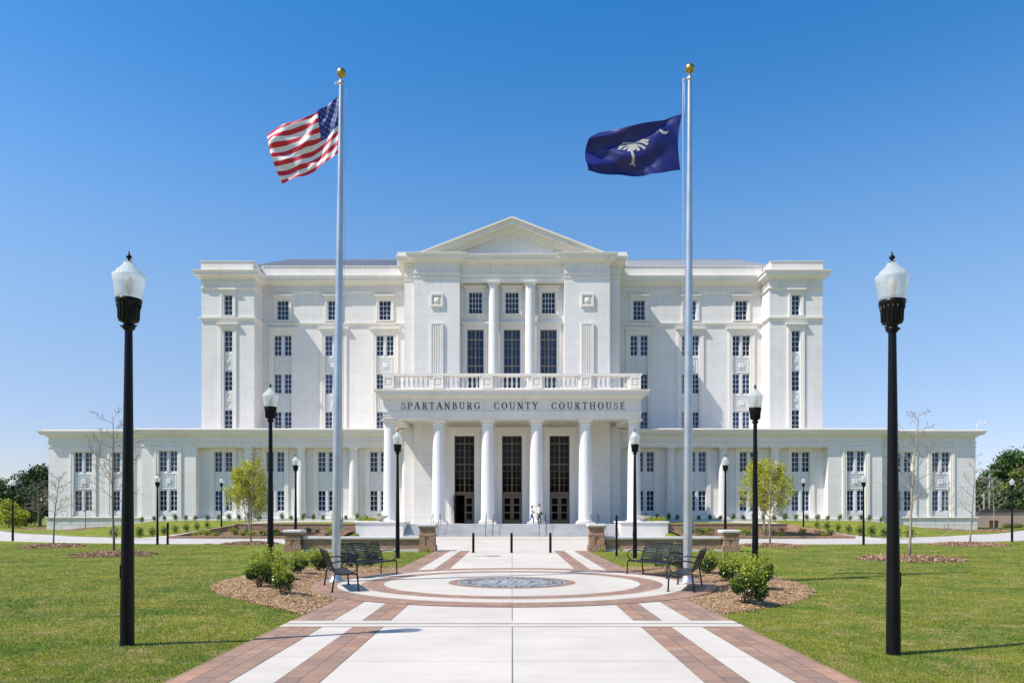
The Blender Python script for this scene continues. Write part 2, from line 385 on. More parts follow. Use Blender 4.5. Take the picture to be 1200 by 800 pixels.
fs=[(j*nx+i,j*nx+i+1,(j+1)*nx+i+1,(j+1)*nx+i) for j in range(len(gy)-1) for i in range(nx-1)]
mb.add(vs,fs); tag(mb.build('ground',M['lawn']),kind='structure')

CY=20.6
def annulus(mb,r0,r1,z,a0=0,a1=2*PI,n=160):
    for i in range(n):
        t0=lerp(a0,a1,i/n); t1=lerp(a0,a1,(i+1)/n)
        p=lambda r,t:(r*math.sin(t),CY+r*math.cos(t),z)
        mb.quad(p(r1,t0),p(r0,t0),p(r0,t1),p(r1,t1)) if False else mb.quad(p(r0,t0),p(r0,t1),p(r1,t1),p(r1,t0))
def flat(mb,x0,x1,y0,y1,z): mb.quad((x0,y0,z),(x1,y0,z),(x1,y1,z),(x0,y1,z))
mb=MB(); flat(mb,-3.92,3.92,-14,38.6,0); flat(mb,-10.9,10.9,38.6,47.4,0); flat(mb,-13.9,13.9,47.4,62.95,0)
# slab edges
mb.quad((-3.92,-14,-.1),(-3.92,-14,0),(-3.92,38.6,0),(-3.92,38.6,-.1)); mb.quad((3.92,-14,-.1),(3.92,38.6,-.1),(3.92,38.6,0),(3.92,-14,0))
mb.quad((-13.9,47.4,-.1),(-13.9,47.4,0),(-13.9,62,0),(-13.9,62,-.1)); mb.quad((13.9,47.4,-.1),(13.9,62,-.1),(13.9,62,0),(13.9,47.4,0))
tag(mb.build('concrete_path',M['concrete']),kind='structure')
mb=MB(); annulus(mb,1.76,3.5,.012); annulus(mb,4.1,4.73,.012); 
flat(mb,-3.93,3.93,12.52,13.2,.008)
tag(mb.build('concrete_ring',M['concrete']),kind='structure')
mo=MB(); mi=MB(); mi2=MB()
for s in (-1,1):
    for (y0,y1) in ((-14,12.52),(13.2,38.4)):
        flat(mo,*sorted((s*3.2,s*3.93)),y0,y1,.004); flat(mi,*sorted((s*2.17,s*2.68)),y0,y1,.004)
mr=MB(); annulus(mr,4.73,5.48,.012); mt=MB(); annulus(mt,3.5,4.1,.012); ms=MB(); annulus(ms,1.5,1.76,.013)
for a,b_,nme in ((mo,'pav3','brick_paving'),(mi,'pav2','brick_paving'),(mr,'pavring','brick_paving'),(mt,'pavthin','brick_paving'),(ms,'pavseal','brick_paving')):
    tag(a.build(nme,M[b_]),kind='structure')
# brick accents in the court before the steps
mb=MB(); flat(mb,-13.9,13.9,55.2,55.9,.004); flat(mb,-13.9,13.9,60.6,61.0,.004)
for s in (-1,1): flat(mb,*sorted((s*5.6,s*8.4)),46.2,47.0,.004)
tag(mb.build('brick_paving',M['pav3']),kind='structure')
# expansion joints
mb=MB()
flat(mb,-.005,.005,-14,12.5,.0105); flat(mb,-.005,.005,13.2,15.1,.0105); flat(mb,-.006,.006,15.9,17.1,.0155); flat(mb,-.006,.006,17.1,18.84,.0155); flat(mb,-.006,.006,22.4,24.1,.0155); flat(mb,-.006,.006,26.1,38,.0105)
for y in (3.5,7.2,29.2,32.6,35.6): flat(mb,-2.16,2.16,y-.004,y+.004,.003)
for y in (9.6,): flat(mb,-2.16,2.16,y-.003,y+.003,.003)
for y in (49,52): flat(mb,-13.8,13.8,y-.006,y+.006,.003)
for x in (-10,-5,5,10): flat(mb,x-.006,x+.006,47.5,55,.006)
for s in (-1,1):
    for y in (9.9,6.4): flat(mb,*sorted((s*2.69,s*3.19)),y-.003,y+.003,.003)
tag(mb.build('paving_joint',M['joint']),kind='structure')
mb=MB(); flat(mb,-3.92,3.92,12.80,12.845,.0125); tag(mb.build('slot_drain',M['grate']),kind='structure')

# walkways crossing left and right in front of the building
def strip(name,cl,wd,lift,m,nc=9):
    mb=MB(); mb.smooth=True; pts=[]
    cl=[Vector(p) for p in cl]
    # resample
    out=[]
    for i in range(len(cl)-1):
        n=max(2,int((cl[i+1]-cl[i]).length/1.0))
        for k in range(n): out.append((cl[i].lerp(cl[i+1],k/n),lerp(wd[i],wd[i+1],k/n)))
    out.append((cl[-1],wd[-1]))
    for _ in range(10):
        q=[out[0]]+[((out[i-1][0]+out[i][0]*2+out[i+1][0])/4,out[i][1]) for i in range(1,len(out)-1)]+[out[-1]]; out=q
    vs=[]
    for i,(p,w) in enumerate(out):
        d=(out[min(i+1,len(out)-1)][0]-out[max(0,i-1)][0]).normalized(); nn=Vector((-d.y,d.x))
        for k in range(nc):
            t=-1+2*k/(nc-1)
            if abs(t)==1:
                q=p+nn*(w/2*t); vs.append((q.x,q.y,tz(q.x,q.y)-.06)); 
            q=p+nn*(w/2*t*.999); 
            vs.append((q.x,q.y,tz(q.x,q.y)+lift))
            if t==1: # reorder so outer lip is last
                vs[-1],vs[-2]=vs[-2],vs[-1]
    n2=nc+2; fs=[]
    for i in range(len(out)-1):
        for k in range(n2-1): fs.append((i*n2+k,(i+1)*n2+k,(i+1)*n2+k+1,i*n2+k+1))
    mb.add(vs,fs); return tag(mb.build(name,m),kind='structure')
for s in (-1,1):
    strip('walkway',[(s*13.8,52.2),(s*22,52.2),(s*29,54.0),(s*37,57.0),(s*47,65),(s*59,77),(s*81,103)],[9.2,9.2,8.6,6.6,5.6,5.6,5.6],.03,M['asphaltwalk'],13)
    strip('entrance_ramp',[(s*28.6,55.5),(s*27.6,58.5),(s*25.9,63.2),(s*24.4,66.5),(s*20,69.5),(s*12.5,69.5)],[2.6,2.5,2.3,2.3,2.2,2.2],.045,M['asphaltwalk'],7)

# ------------------------------------------------------------------ mulch beds
def in_poly(x,y,P):
    c=False; j=len(P)-1
    for i in range(len(P)):
        if (P[i][1]>y)!=(P[j][1]>y) and x<(P[j][0]-P[i][0])*(y-P[i][1])/(P[j][1]-P[i][1]+1e-12)+P[i][0]: c=not c
        j=i
    return c
def smoothpoly(P,n=3):
    for _ in range(n):
        q=[]
        for i in range(len(P)):
            a=P[i];b=P[(i+1)%len(P)]
            q.append((a[0]*.75+b[0]*.25,a[1]*.75+b[1]*.25)); q.append((a[0]*.25+b[0]*.75,a[1]*.25+b[1]*.75))
        P=q
    return P
BED=smoothpoly([(-2.6,13.7),(-4.1,14.15),(-5.4,15.6),(-6.7,17.0),(-7.7,18.8),(-8.2,21),(-8.1,23.6),(-7.2,25.7),(-5.5,26.5),(-2.6,26.5)],2)
def paved(x,y):
    return abs(x)<3.925 or math.hypot(x,y-CY)<5.475
def edge_dist(x,y):
    d=min(abs(x)-3.92,math.hypot(x,y-CY)-5.47)
    for i in range(len(BED)):
        a=Vector(BED[i]); b=Vector(BED[(i+1)%len(BED)]); ab=b-a; t=max(0,min(1,(Vector((x,y))-a).dot(ab)/max(ab.length_squared,1e-9)))
        d=min(d,(Vector((x,y))-(a+ab*t)).length)
    return d
def bed_z(sx,x,y):   # x given on the left (negative) side
    d=max(0,edge_dist(x,y)); return tz(x*sx*-1 if sx>0 else x,y)+.02+.09*ss(d/1.0)+.015*noise.noise((x*3,y*3,1))
def mulch_bed(s,label):
    step=.12; mb=MB(); mb.smooth=True; idx={}
    xs=[-8.3+step*i for i in range(int(4.5/step)+1)]; ys=[13.6+step*i for i in range(int(13/step)+1)]
    vs=[];fs=[]
    ins=lambda x,y: in_poly(x,y,BED) and not paved(x,y)
    def vid(i,j):
        if (i,j) not in idx:
            x,y=xs[i],ys[j]; idx[(i,j)]=len(vs); z=bed_z(s,x,y) if ins(x,y) else -.018+tz(s*abs(x),y)+.02-.012
            vs.append((s*abs(x),y,z))
        return idx[(i,j)]
    for i in range(len(xs)-1):
        for j in range(len(ys)-1):
            c=[(xs[i],ys[j]),(xs[i+1],ys[j]),(xs[i+1],ys[j+1]),(xs[i],ys[j+1])]
            k=sum(ins(*p) for p in c)
            if k>=2:
                f=[vid(i,j),vid(i+1,j),vid(i+1,j+1),vid(i,j+1)]; fs.append(f if s<0 else f[::-1])
    mb.add(vs,fs); mb.mi=0
    o=mb.build('mulch_bed',M['mulch']); tag(o,label,'mulch bed',None,'stuff')
    # loose chips
    r=np.random.default_rng(5 if s<0 else 6); V=[];MI=[]
    n=0
    while n<19000:
        x=-8.3+4.6*r.random(); y=13.6+13*r.random()
        if y>20.5 and r.random()<.5: continue
        if not in_poly(x+r.normal()*.05,y+r.normal()*.05,BED) or paved(x-.03,y): continue
        z=bed_z(s,x,y)+.004+.02*r.random(); a=r.random()*PI; l=.012+.026*r.random()**1.5; w=.004+.006*r.random(); t=(r.random()-.5)*.9; t2=(r.random()-.5)*.9
        ux,uy=math.cos(a),math.sin(a); X=s*abs(x)
        dz=l*t; dw=w*t2
        V+= [(X-ux*l-(-uy)*w,y-uy*l-ux*w,z-dz-dw),(X+ux*l-(-uy)*w,y+uy*l-ux*w,z+dz-dw),(X+ux*l+(-uy)*w,y+uy*l+ux*w,z+dz+dw),(X-ux*l+(-uy)*w,y-uy*l+ux*w,z-dz+dw)]
        MI.append(0 if r.random()<.72 else 1); n+=1
    c=np_mesh('bark_chips',V,4,[M['chip'],M['chip2']],MI,o)
    return o
bedL=mulch_bed(-1,'bark mulch bed of the left group of holly bushes beside the left flagpole')
bedR=mulch_bed(1,'bark mulch bed of the right group of holly bushes beside the right flagpole')

# ------------------------------------------------------------------ lawn blades near the camera
def blades():
    r=np.random.default_rng(3); N=560000
    D=7.2*(56/7.2)**(r.random(N)**1.15)              # density falls with distance
    X=(r.random(N)*2-1)*(D*.74+1.2)
    keep=(np.abs(X)>3.93-r.random(N)*.05)&~((D>37.2)&(np.abs(X)<14.2))&(D<47.0+np.maximum(0,(np.abs(X)-30)*.5))&(np.hypot(X,D-CY)>5.46)
    X=X[keep];D=D[keep]
    k=[]
    for x,y in zip(X,D):
        if -8.4<-abs(x) and 13.4<y<26.8 and in_poly(-abs(x),y,BED) and r.random()>.004: k.append(False)
        else: k.append(True)
    k=np.array(k); X=X[k];D=D[k]; n=len(X)
    Z=np.array([tz(x,y) for x,y in zip(X,D)])
    h=(.014+.022*r.random(n)); w=(.003+.0025*r.random(n))*(D/9)**.85; a=r.random(n)*2*PI; la=r.random(n)*2*PI; ln=h*(.2+.9*r.random(n))
    V=np.zeros((n,3,3)); V[:,0,0]=X-np.cos(a)*w; V[:,0,1]=D-np.sin(a)*w; V[:,0,2]=Z-.004
    V[:,1,0]=X+np.cos(a)*w; V[:,1,1]=D+np.sin(a)*w; V[:,1,2]=Z-.004
    V[:,2,0]=X+np.cos(la)*ln; V[:,2,1]=D+np.sin(la)*ln; V[:,2,2]=Z+h
    pn=np.array([noise.noise((x*.5,y*.5,3))+.6*noise.noise((x*1.9,y*1.9,8)) for x,y in zip(X,D)])
    mi=(r.random(n)<np.clip(.15+.75*pn,.02,.8)).astype(int)
    o=np_mesh('lawn_grass',V.reshape(-1,3),3,[M['blade'],M['blade2']],mi)
    tag(o,'short mown green grass with straw coloured patches on both sides of the path','grass',None,'stuff')
blades()

# ------------------------------------------------------------------ seal medallion (inlaid)
med=thing('seal_medallion','round grey granite seal inlaid at the centre of the brick ringed court','medallion',(0,CY,0))
mb=MB(); annulus(mb,0,1.5,.014,n=96); mb.v=[(x,y-CY,z) for x,y,z in mb.v]; mb.build('granite_disc',M['seal'],med)
mb=MB()
for r0,r1 in ((1.40,1.43),(1.02,1.045)): annulus(mb,r0,r1,.0175,n=120)
for i in range(54):       # worn ring of cut marks
    a=2*PI*i/54; 
    if i%7==6: continue
    annulus(mb,1.12,1.12+.10+.08*(i*7%3),.0175,a,a+.045,2)
    if i%2: annulus(mb,1.19,1.22,.0182,a-.01,a+.06,2)
for i in range(26):
    a=rng.uniform(0,2*PI); r0=rng.uniform(.55,.9); annulus(mb,r0,r0+rng.uniform(.01,.03),.0175+i*.00001,a,a+rng.uniform(.1,.5),6)
mb.v=[(x,y-CY,z) for x,y,z in mb.v]
for pts in ([(-.42,-.35),(-.34,.05),(-.31,.4)],[(-.15,-.2),(.0,.1),(.18,.2)],[(-.1,.12),(.05,-.1),(.2,-.18)],[(.02,-.25),(.1,.0),(.12,.25)],[(.22,-.28),(.30,.02)],[(.45,-.3),(.6,.1),(.7,.3)]):
    for k,(p,q) in enumerate(zip(pts[:-1],pts[1:])):
        d=(Vector(q)-Vector(p)).normalized(); nn=Vector((-d.y,d.x))*.022
        mb.quad((p[0]-nn.x,p[1]-nn.y,.019),(q[0]-nn.x,q[1]-nn.y,.019),(q[0]+nn.x,q[1]+nn.y,.019),(p[0]+nn.x,p[1]+nn.y,.019))
mb.build('engraving',M['sealdark'],med)
mb=MB(); annulus(mb,1.455,1.495,.0178,n=120); annulus(mb,.0,.32,.0168,n=40); mb.v=[(x,y-CY,z) for x,y,z in mb.v]; mb.build('pale_inlay',M['seallight'],med)
# ------------------------------------------------------------------ courthouse
CH=thing('courthouse','large white stone five storey courthouse with a pedimented centre and columned portico','courthouse',(0,71.5,0))
def part(mb,name,m,parent=None):
    if parent is None: return mb.build(name,M[m] if isinstance(m,str) else m,CH,True)
    o=mb.build(name,M[m] if isinstance(m,str) else m); o.parent=parent; return o
T1,T2,TR=71.5,72.5,72.8
WF,WR,WE=74.0,74.9,75.2
PF,SF=76.5,79.0
# --- window positions
UPX=(13.53,18.98,24.4); WIX=(13.43,18.68,23.9,29.13)
def hole(x,w,z0,z1): return (x-w/2,x+w/2,z0,z1)
def cells(x0,x1,z0,z1,cols,rows): return x0,x1,z0,z1,cols,rows
def win(x,z0,z1,w,y,units=1,cols=2,rows=4,fm='winframe',gm='glass',mull=.28,bar=.05,tz_=(),thick=.09):
    f=MB(); g=MB(); uw=(w-mull*(units-1))/units; yb=y+.2; fr=.065
    for u in range(units):
        a=x-w/2+u*(uw+mull); b=a+uw
        # outer frame
        f.box(a,a+fr,yb-.05,yb+.06,z0,z1); f.box(b-fr,b,yb-.05,yb+.06,z0,z1)
        f.box(a+fr,b-fr,yb-.05,yb+.06,z0,z0+fr); f.box(a+fr,b-fr,yb-.05,yb+.06,z1-fr,z1)
        iw=(b-a-2*fr)/cols; ih=(z1-z0-2*fr)/rows
        for k in range(1,cols):
            xx=a+fr+iw*k; t=thick/2 if (cols==4 and k==2) else bar/2
            f.box(xx-t,xx+t,yb-.025-(.02 if t>bar/2 else 0),yb+.05,z0+fr,z1-fr)
        for k in range(1,rows):
            zz=z0+fr+ih*k; t=thick/2 if k in tz_ else bar/2
            f.box(a+fr,b-fr,yb-.015-(.02 if t>bar/2 else 0),yb+.045,zz-t,zz+t)
        g.quad((a,yb+.02,z0),(b,yb+.02,z0),(b,yb+.02,z1),(a,yb+.02,z1))
        if u<units-1:
            f.box(b+.002,b+mull-.002,yb-.12,yb+.06,z0,z1)
            f.box(b+.05,b+mull-.05,yb-.15,yb-.12,z0+.002,z1-.002)
    o=part(f,'window',fm); p=g.build('pane',M[gm]); p.parent=o
    p.matrix_parent_inverse=Matrix.Identity(4); 
    # keep world position: window sits in world space under the courthouse empty
    p.matrix_parent_inverse=Matrix.Identity(4)
    return o
def surround(x,w,z0,z1,y,t=.3,cap=True,sill=True,pr=.08,foot=False):
    s=MB(); a=x-w/2; b=x+w/2; e=.004
    s.box(a-t,a-e,y-pr,y+.02,z0,z1+t); s.box(b+e,b+t,y-pr,y+.02,z0,z1+t); s.box(a-e,b+e,y-pr,y+.02,z1+e,z1+t)
    # outer raised fillet
    s.box(a-t-.05,a-t*.55,y-pr-.035,y+.018,z0+.01,z1+t+.05); s.box(b+t*.55,b+t+.05,y-pr-.035,y+.018,z0+.01,z1+t+.05); s.box(a-t*.55,b+t*.55,y-pr-.035,y+.018,z1+t*.55,z1+t+.05)
    if cap:
        s.box(a-t-.14,b+t+.14,y-pr-.14,y+.016,z1+t+.053,z1+t+.2); s.box(a-t-.24,b+t+.24,y-pr-.24,y+.014,z1+t+.203,z1+t+.36)
    if sill: s.box(a-t-.06,b+t+.06,y-pr-.1,y+.017,z0-.14,z0-.003)
    return part(s,'window_surround','trim')
def spandrel(x,w,z0,z1,y,sq=True):
    s=MB(); a=x-w/2; b=x+w/2; yf=y+.12
    s.box(a+.002,b-.002,yf,y+.27,z0+.002,z1-.002)
    if sq:
        i=.14; fw=.09
        s.box(a+i,b-i,yf-.05,yf+.01,z0+i,z0+i+fw); s.box(a+i,b-i,yf-.05,yf+.01,z1-i-fw,z1-i); s.box(a+i,a+i+fw,yf-.049,yf+.011,z0+i+fw,z1-i-fw); s.box(b-i-fw,b-i,yf-.049,yf+.011,z0+i+fw,z1-i-fw)
        cx=x; cz=(z0+z1)/2; q=min((b-a),(z1-z0))*.22
        s.box(cx-q-.1,cx+q+.1,yf-.045,yf+.012,cz-q-.1,cz-q-.03); s.box(cx-q-.1,cx+q+.1,yf-.045,yf+.012,cz+q+.03,cz+q+.1)
        s.box(cx-q-.1,cx-q-.03,yf-.044,yf+.012,cz-q-.03,cz+q+.03); s.box(cx+q+.03,cx+q+.1,yf-.044,yf+.012,cz-q-.03,cz+q+.03)
        q*=.62; s.box(cx-q,cx+q,yf-.1,yf+.012,cz-q,cz+q)
    else:
        i=.12; s.box(a+i,b-i,yf-.04,yf+.01,z0+.08,z1-.08)
    return part(s,'spandrel_panel','spandrel')
# --- cornice profile
def corn(z0,z1,o,base=0):
    h=z1-z0; P=[(base,z0)]
    for u,w in ((.10,.0),(.10,.12),(.22,.16),(.30,.30),(.42,.36),(.50,.42),(.80,.44),(.80,.68),(.86,.72),(.93,.80),(1.0,.92),(1.0,1.0)):
        P.append((base+o*u,z0+h*w))
    P.append((base-.3,z1+.03)); return P
def cornice(path,z0,z1,o,name='cornice',m='trim'):
    mb=MB(); mb.path(path,corn(z0,z1,o)); return part(mb,name,m)
def course(path,z0,z1,o,name='string_course'):
    mb=MB(); h=z1-z0; mb.path(path,[(0,z0),(o*.5,z0+h*.1),(o*.6,z0+h*.45),(o,z0+h*.55),(o,z0+h*.9),(0,z1)]); return part(mb,name,'trim')

# --- upper block: set-back wall with the two corner pavilions
SW=1.88; strips_up=((18.72,20.88),(14.69,16.81),(10.75,12.8))
hs=[]
for s in (-1,1):
    for x in UPX: hs+= [hole(s*x,1.27,22.5,24.6),hole(s*x,SW,10.3,20.9)]
mb=MB(); mb.shell(-26.7,26.7,SF,112,1.0,27.0,hs); part(mb,'wall','stone')
for s in (-1,1):
    for x in UPX:
        win(s*x,22.5,24.6,1.27,SF,1,3,4); surround(s*x,1.27,22.5,24.6,SF,.24)
        for z0,z1 in strips_up: win(s*x,z0,z1,SW,SF,2,2,4)
        spandrel(s*x,SW,16.81,18.72,SF); spandrel(s*x,SW,12.8,14.69,SF)
        surround(s*x,SW,10.4,20.9,SF,.42,True,False)
    a,b=sorted((s*10.5,s*26.5))
    cornice([(a,SF),(b,SF)],26.1,27.05,.85); course([(a,SF),(b,SF)],21.9,22.28,.16)
    course([(a,SF),(b,SF)],25.35,25.6,.12)
    mb=MB(); mb.box(a,b,SF-.35,SF+.3,27.07,28.1); mb.box(a,b,SF-.42,SF+.34,28.103,28.16); part(mb,'parapet','trim')
    # corner pavilion
    x0,x1=sorted((s*26.55,s*32.0))
    mb=MB(); mb.shell(x0,x1,PF,110,.8,26.6,[hole(s*29.25,.88,22.35,24.45),hole(s*29.25,.9,10.3,20.8)]); part(mb,'wall','stone')
    win(s*29.25,22.35,24.45,.88,PF,1,2,4); surround(s*29.25,.88,22.35,24.45,PF,.28)
    for z0,z1 in ((18.6,20.78),(14.58,16.65),(10.5,12.64)): win(s*29.25,z0,z1,.9,PF,1,2,4)
    spandrel(s*29.25,.9,16.65,18.6,PF); spandrel(s*29.25,.9,12.64,14.58,PF)
    surround(s*29.25,.9,10.4,20.8,PF,.38,True,False)
    pth=[(x0,109),(x0,PF),(x1,PF),(x1,SF+.2 if s<0 else 109)]
    if s>0: pth=[(x0,SF+.2),(x0,PF),(x1,PF),(x1,109)]
    cornice(pth,26.0,26.86,.72); course(pth,25.55,25.72,.1); course(pth,25.0,25.2,.16); course(pth,21.82,22.2,.2)
    mb=MB(); mb.box(x0+.05,x1-.05,PF-.25,PF+6,26.9,27.8); mb.box(x0-.02,x1+.02,PF-.32,PF+6.05,27.803,27.86); part(mb,'parapet','trim')
# --- roofs of the long wings (standing seam)
for s in (-1,1):
    mb=MB(); ye,yr=79.5,90.5; ze,zr=27.9,32.75
    e0,e1=s*31.0,s*10.5; r0,r1=s*27.6,s*9.0
    q=[(e0,ye,ze),(e1,ye,ze),(r1,yr,zr),(r0,yr,zr)]; mb.add(q,[(0,1,2,3)] if s<0 else [(3,2,1,0)])
    mb.add([(e0,ye,ze),(r0,yr,zr),(e0,101,ze)],[(0,1,2)] if s<0 else [(2,1,0)])
    mb.add([(e0,101,ze),(e1,101,ze),(r1,yr,zr),(r0,yr,zr)],[(3,2,1,0)])
    n=52
    for k in range(n+1):
        x=lerp(e0,e1,k/n); yt,zt=yr,zr
        if abs(x)>27.6: f=(31.0-abs(x))/(31.0-27.6); yt,zt=lerp(ye,yr,f),lerp(ze,zr,f)
        w=.05; h=.15
        mb.add([(x-w,ye,ze),(x+w,ye,ze),(x+w,ye,ze+h),(x-w,ye,ze+h),(x-w,yt,zt),(x+w,yt,zt),(x+w,yt,zt+h),(x-w,yt,zt+h)],[(0,1,2,3),(0,3,7,4),(1,5,6,2),(3,2,6,7)])
    mb.box(min(r0,r1),max(r0,r1),yr-.12,yr+.12,zr-.02,zr+.14)
    part(mb,'roof','roof')
# --- low wings
for s in (-1,1):
    X=lambda v:s*v
    # end section, set back
    a,b=sorted((X(36.9),X(46.95)))
    hs=[hole(X(43.45),1.85,1.75,8.15),hole(X(39.6),1.85,1.75,8.15)]
    mb=MB(); mb.shell(a,b,WE,108,1.3,10.0,hs); part(mb,'wall','stone')
    mb=MB(); mb.box(a-.12,b+.12,WE-.12,107,-.4,1.42); part(mb,'base_wall','rustic')
    course([(a-.12 if s<0 else a,WE+20 if s<0 else WE-.1),(a-.12 if s<0 else a,WE-.1),(b,WE-.1)] if s<0 else [(a,WE-.1),(b+.12,WE-.1),(b+.12,WE+20)],1.4,1.62,.14)
    # front section
    c,d=sorted((X(31.5),X(36.9)))
    hs2=[hole(X(34.28),1.85,1.75,8.2)]
    mb=MB(); mb.shell(c,d,WF,107.8,1.2,9.99,hs2); part(mb,'wall','stone')
    e,f=sorted((X(9.6),X(31.5)))
    hs3=[hole(X(x),1.85,1.75,8.2) for x in WIX]
    mb=MB(); mb.wall(e,f,1.0,8.7,WR,hs3); part(mb,'wall','stone')
    mb=MB(); mb.box(e,f,WF,WR+2.5,8.58,10.0); part(mb,'entablature','trim')
    mb=MB(); mb.box(e,f-.003 if s<0 else f,WR+2.5,107.5,9.2,10.01); part(mb,'flat_roof','stone')
    mb=MB(); mb.box(min(X(9.6),X(36.98)),max(X(9.6),X(36.98)),WF-.18,WR+.2,.6,1.45); part(mb,'base_wall','planter')
    for x,y in [(34.28,WF)]+[(v,WR) for v in WIX]+[(43.45,WE),(39.6,WE)]:
        win(X(x),6.12,8.17,1.85,y,2,2,4); win(X(x),2.2,4.28,1.85,y,2,2,4)
        spandrel(X(x),1.85,4.28,6.12,y); spandrel(X(x),1.85,1.75,2.2,y,False)
        surround(X(x),1.85,1.5,8.17,y,.38,False,False)
    # cornices and bands (front section steps forward of the end section)
    if s<0:
        pe=[(a,107),(a,WE),(X(36.9)-.6,WE)]; pf=[(X(36.9),107 if False else WE+3),(X(36.9),WF),(X(9.7),WF)]
    else:
        pe=[(X(36.9)+.6,WE),(b,WE),(b,107)]; pf=[(X(9.7),WF),(X(36.9),WF),(X(36.9),WE+3)]
    for p_,h in ((pe,-.012),(pf,0)):
        cornice(p_,9.62,10.27+h,.76); course(p_,9.0,9.14,.1); course(p_,8.55,8.72,.06)
        mb=MB(); mb.path([(q[0],q[1]) for q in p_],[(-.5,10.28+h),(.42,10.28+h),(.42,10.40+h),(-.5,10.40+h)],True); part(mb,'parapet','trim')
# --- columns
def column(x,y,z0,z1,rb,rt,big=True):
    col=MB(); H=z1-z0; base=.62*rb*1.0; cap=.85*rb
    zs=z0+base; zt=z1-cap
    pr=[]
    for k in range(13):
        t=k/12; r=rb+(rt-rb)*(t**1.7); pr.append((r,lerp(zs,zt,t)))
    col.lathe(pr,(x,y,0),28)
    o=part(col,'column','column')
    b=MB(); w=rb*1.32; b.bbox(x-w,x+w,y-w,y+w,z0,z0+base*.45,.02)
    b.lathe([(rb*1.18,z0+base*.45+.002),(rb*1.29,z0+base*.52),(rb*1.31,z0+base*.62),(rb*1.26,z0+base*.74),(rb*1.13,z0+base*.78),(rb*1.13,z0+base*.84),(rb*1.18,z0+base*.9),(rb*1.12,z0+base*.97),(rb*1.0,z0+base*1.03)],(x,y,0),28)
    bo=b.build('base',M['trim']); bo.parent=o
    c=MB(); w=rt*1.34
    c.lathe([(rt*.99,zt-.02),(rt*1.02,zt),(rt*1.02,zt+cap*.18),(rt*1.09,zt+cap*.2),(rt*1.09,zt+cap*.26),(rt*1.03,zt+cap*.28),(rt*1.06,zt+cap*.42),(rt*1.18,zt+cap*.54),(rt*1.29,zt+cap*.63),(rt*1.30,zt+cap*.68)],(x,y,0),28)
    c.bbox(x-w,x+w,y-w,y+w,zt+cap*.68+.002,z1-.002,.015)
    co=c.build('capital',M['column']); co.parent=o
    return o
for s in (-1,1):
    for x in (26.4,21.15,15.9,10.62): column(s*x,WF+.48,1.45,8.58,.44,.38)
for s in (-1,1):
    for x in (2.18,6.55,10.91): column(s*x,66.4,1.0,10.34,.60,.50)
# --- central tower
bays=(-4.58,0,4.58)
hd=[hole(x,1.92,1.0,9.42) for x in bays]
mb=MB(); mb.wall(-9.45,9.45,.9,12.7,T1,hd,.35)
for s in (-1,1): mb.quad((s*9.45,T1,.9),(s*9.45,80,.9),(s*9.45,80,12.7),(s*9.45,T1,12.7))
part(mb,'wall','stone')
# piers
for s in (-1,1):
    a,b=sorted((s*5.05,s*9.42))
    mb=MB(); mb.shell(a,b,T1,81,12.5,26.7,[]); part(mb,'pier','stone')
    a2,b2=sorted((s*8.0,s*10.5))
    mb=MB(); mb.shell(a2,b2,T2,84,1.0,26.68,[]); part(mb,'wall','stone')
    # square boss and fluted panel
    cx=s*7.24; o=MB()
    def ring(mb,x0,x1,z0,z1,w,y,p): 
        mb.box(x0,x1,y-p,y+.02,z0,z0+w); mb.box(x0,x1,y-p,y+.02,z1-w,z1); mb.box(x0,x0+w,y-p+.002,y+.018,z0+w,z1-w); mb.box(x1-w,x1,y-p+.002,y+.018,z0+w,z1-w)
    ring(o,cx-.62,cx+.62,21.85,23.1,.16,T1,.16); ring(o,cx-.44,cx+.44,22.03,22.92,.1,T1,.08)
    o.add([(cx-.3,T1-.02,22.17),(cx+.3,T1-.02,22.17),(cx+.3,T1-.02,22.77),(cx-.3,T1-.02,22.77),(cx-.13,T1-.17,22.34),(cx+.13,T1-.17,22.34),(cx+.13,T1-.17,22.6),(cx-.13,T1-.17,22.6)],[(0,1,5,4),(1,2,6,5),(2,3,7,6),(3,0,4,7),(4,5,6,7)])
    part(o,'square_boss','trim')
    o=MB(); ring(o,cx-.62,cx+.62,13.2,20.3,.17,T1,.16)
    for k in range(4):
        xx=cx-.45+.225*k
        o.box(xx+.025,xx+.2,T1-.13,T1+.016,13.37,20.13)
    part(o,'fluted_panel','trim')
# recess between the piers
ux=(-3.58,0,3.58)
hr=[hole(x,1.62,12.9,19.95) for x in ux]+[hole(x,1.35,21.5,23.65) for x in ux]
mb=MB(); mb.wall(-5.06,5.06,12.5,24.8,TR,hr); part(mb,'wall','stone')
for x in ux:
    win(x,21.5,23.65,1.35,TR,1,4,4,thick=.05); surround(x,1.35,21.5,23.65,TR,.24)
    win(x,12.9,19.95,1.62,TR,1,4,8,fm='bronze2',thick=.11,tz_=(1,4,7),bar=.045); surround(x,1.62,12.9,19.95,TR,.34,True,False)
for s in (-1,1): column(s*1.77,72.0,12.75,24.35,.53,.45)
# tower entablature: runs over the recess and breaks forward over the piers
TP=[(-10.5,84),(-10.5,T2),(-9.42,T2),(-9.42,T1),(-5.05,T1),(-5.05,71.98),(5.05,71.98),(5.05,T1),(9.42,T1),(9.42,T2),(10.5,T2),(10.5,84)]
cornice(TP,26.02,26.87,.76); course(TP,24.95,25.15,.1); course(TP,24.55,24.72,.06)
mb=MB(); mb.box(-5.06,5.06,71.98,73.2,24.36,26.7); part(mb,'entablature','trim')
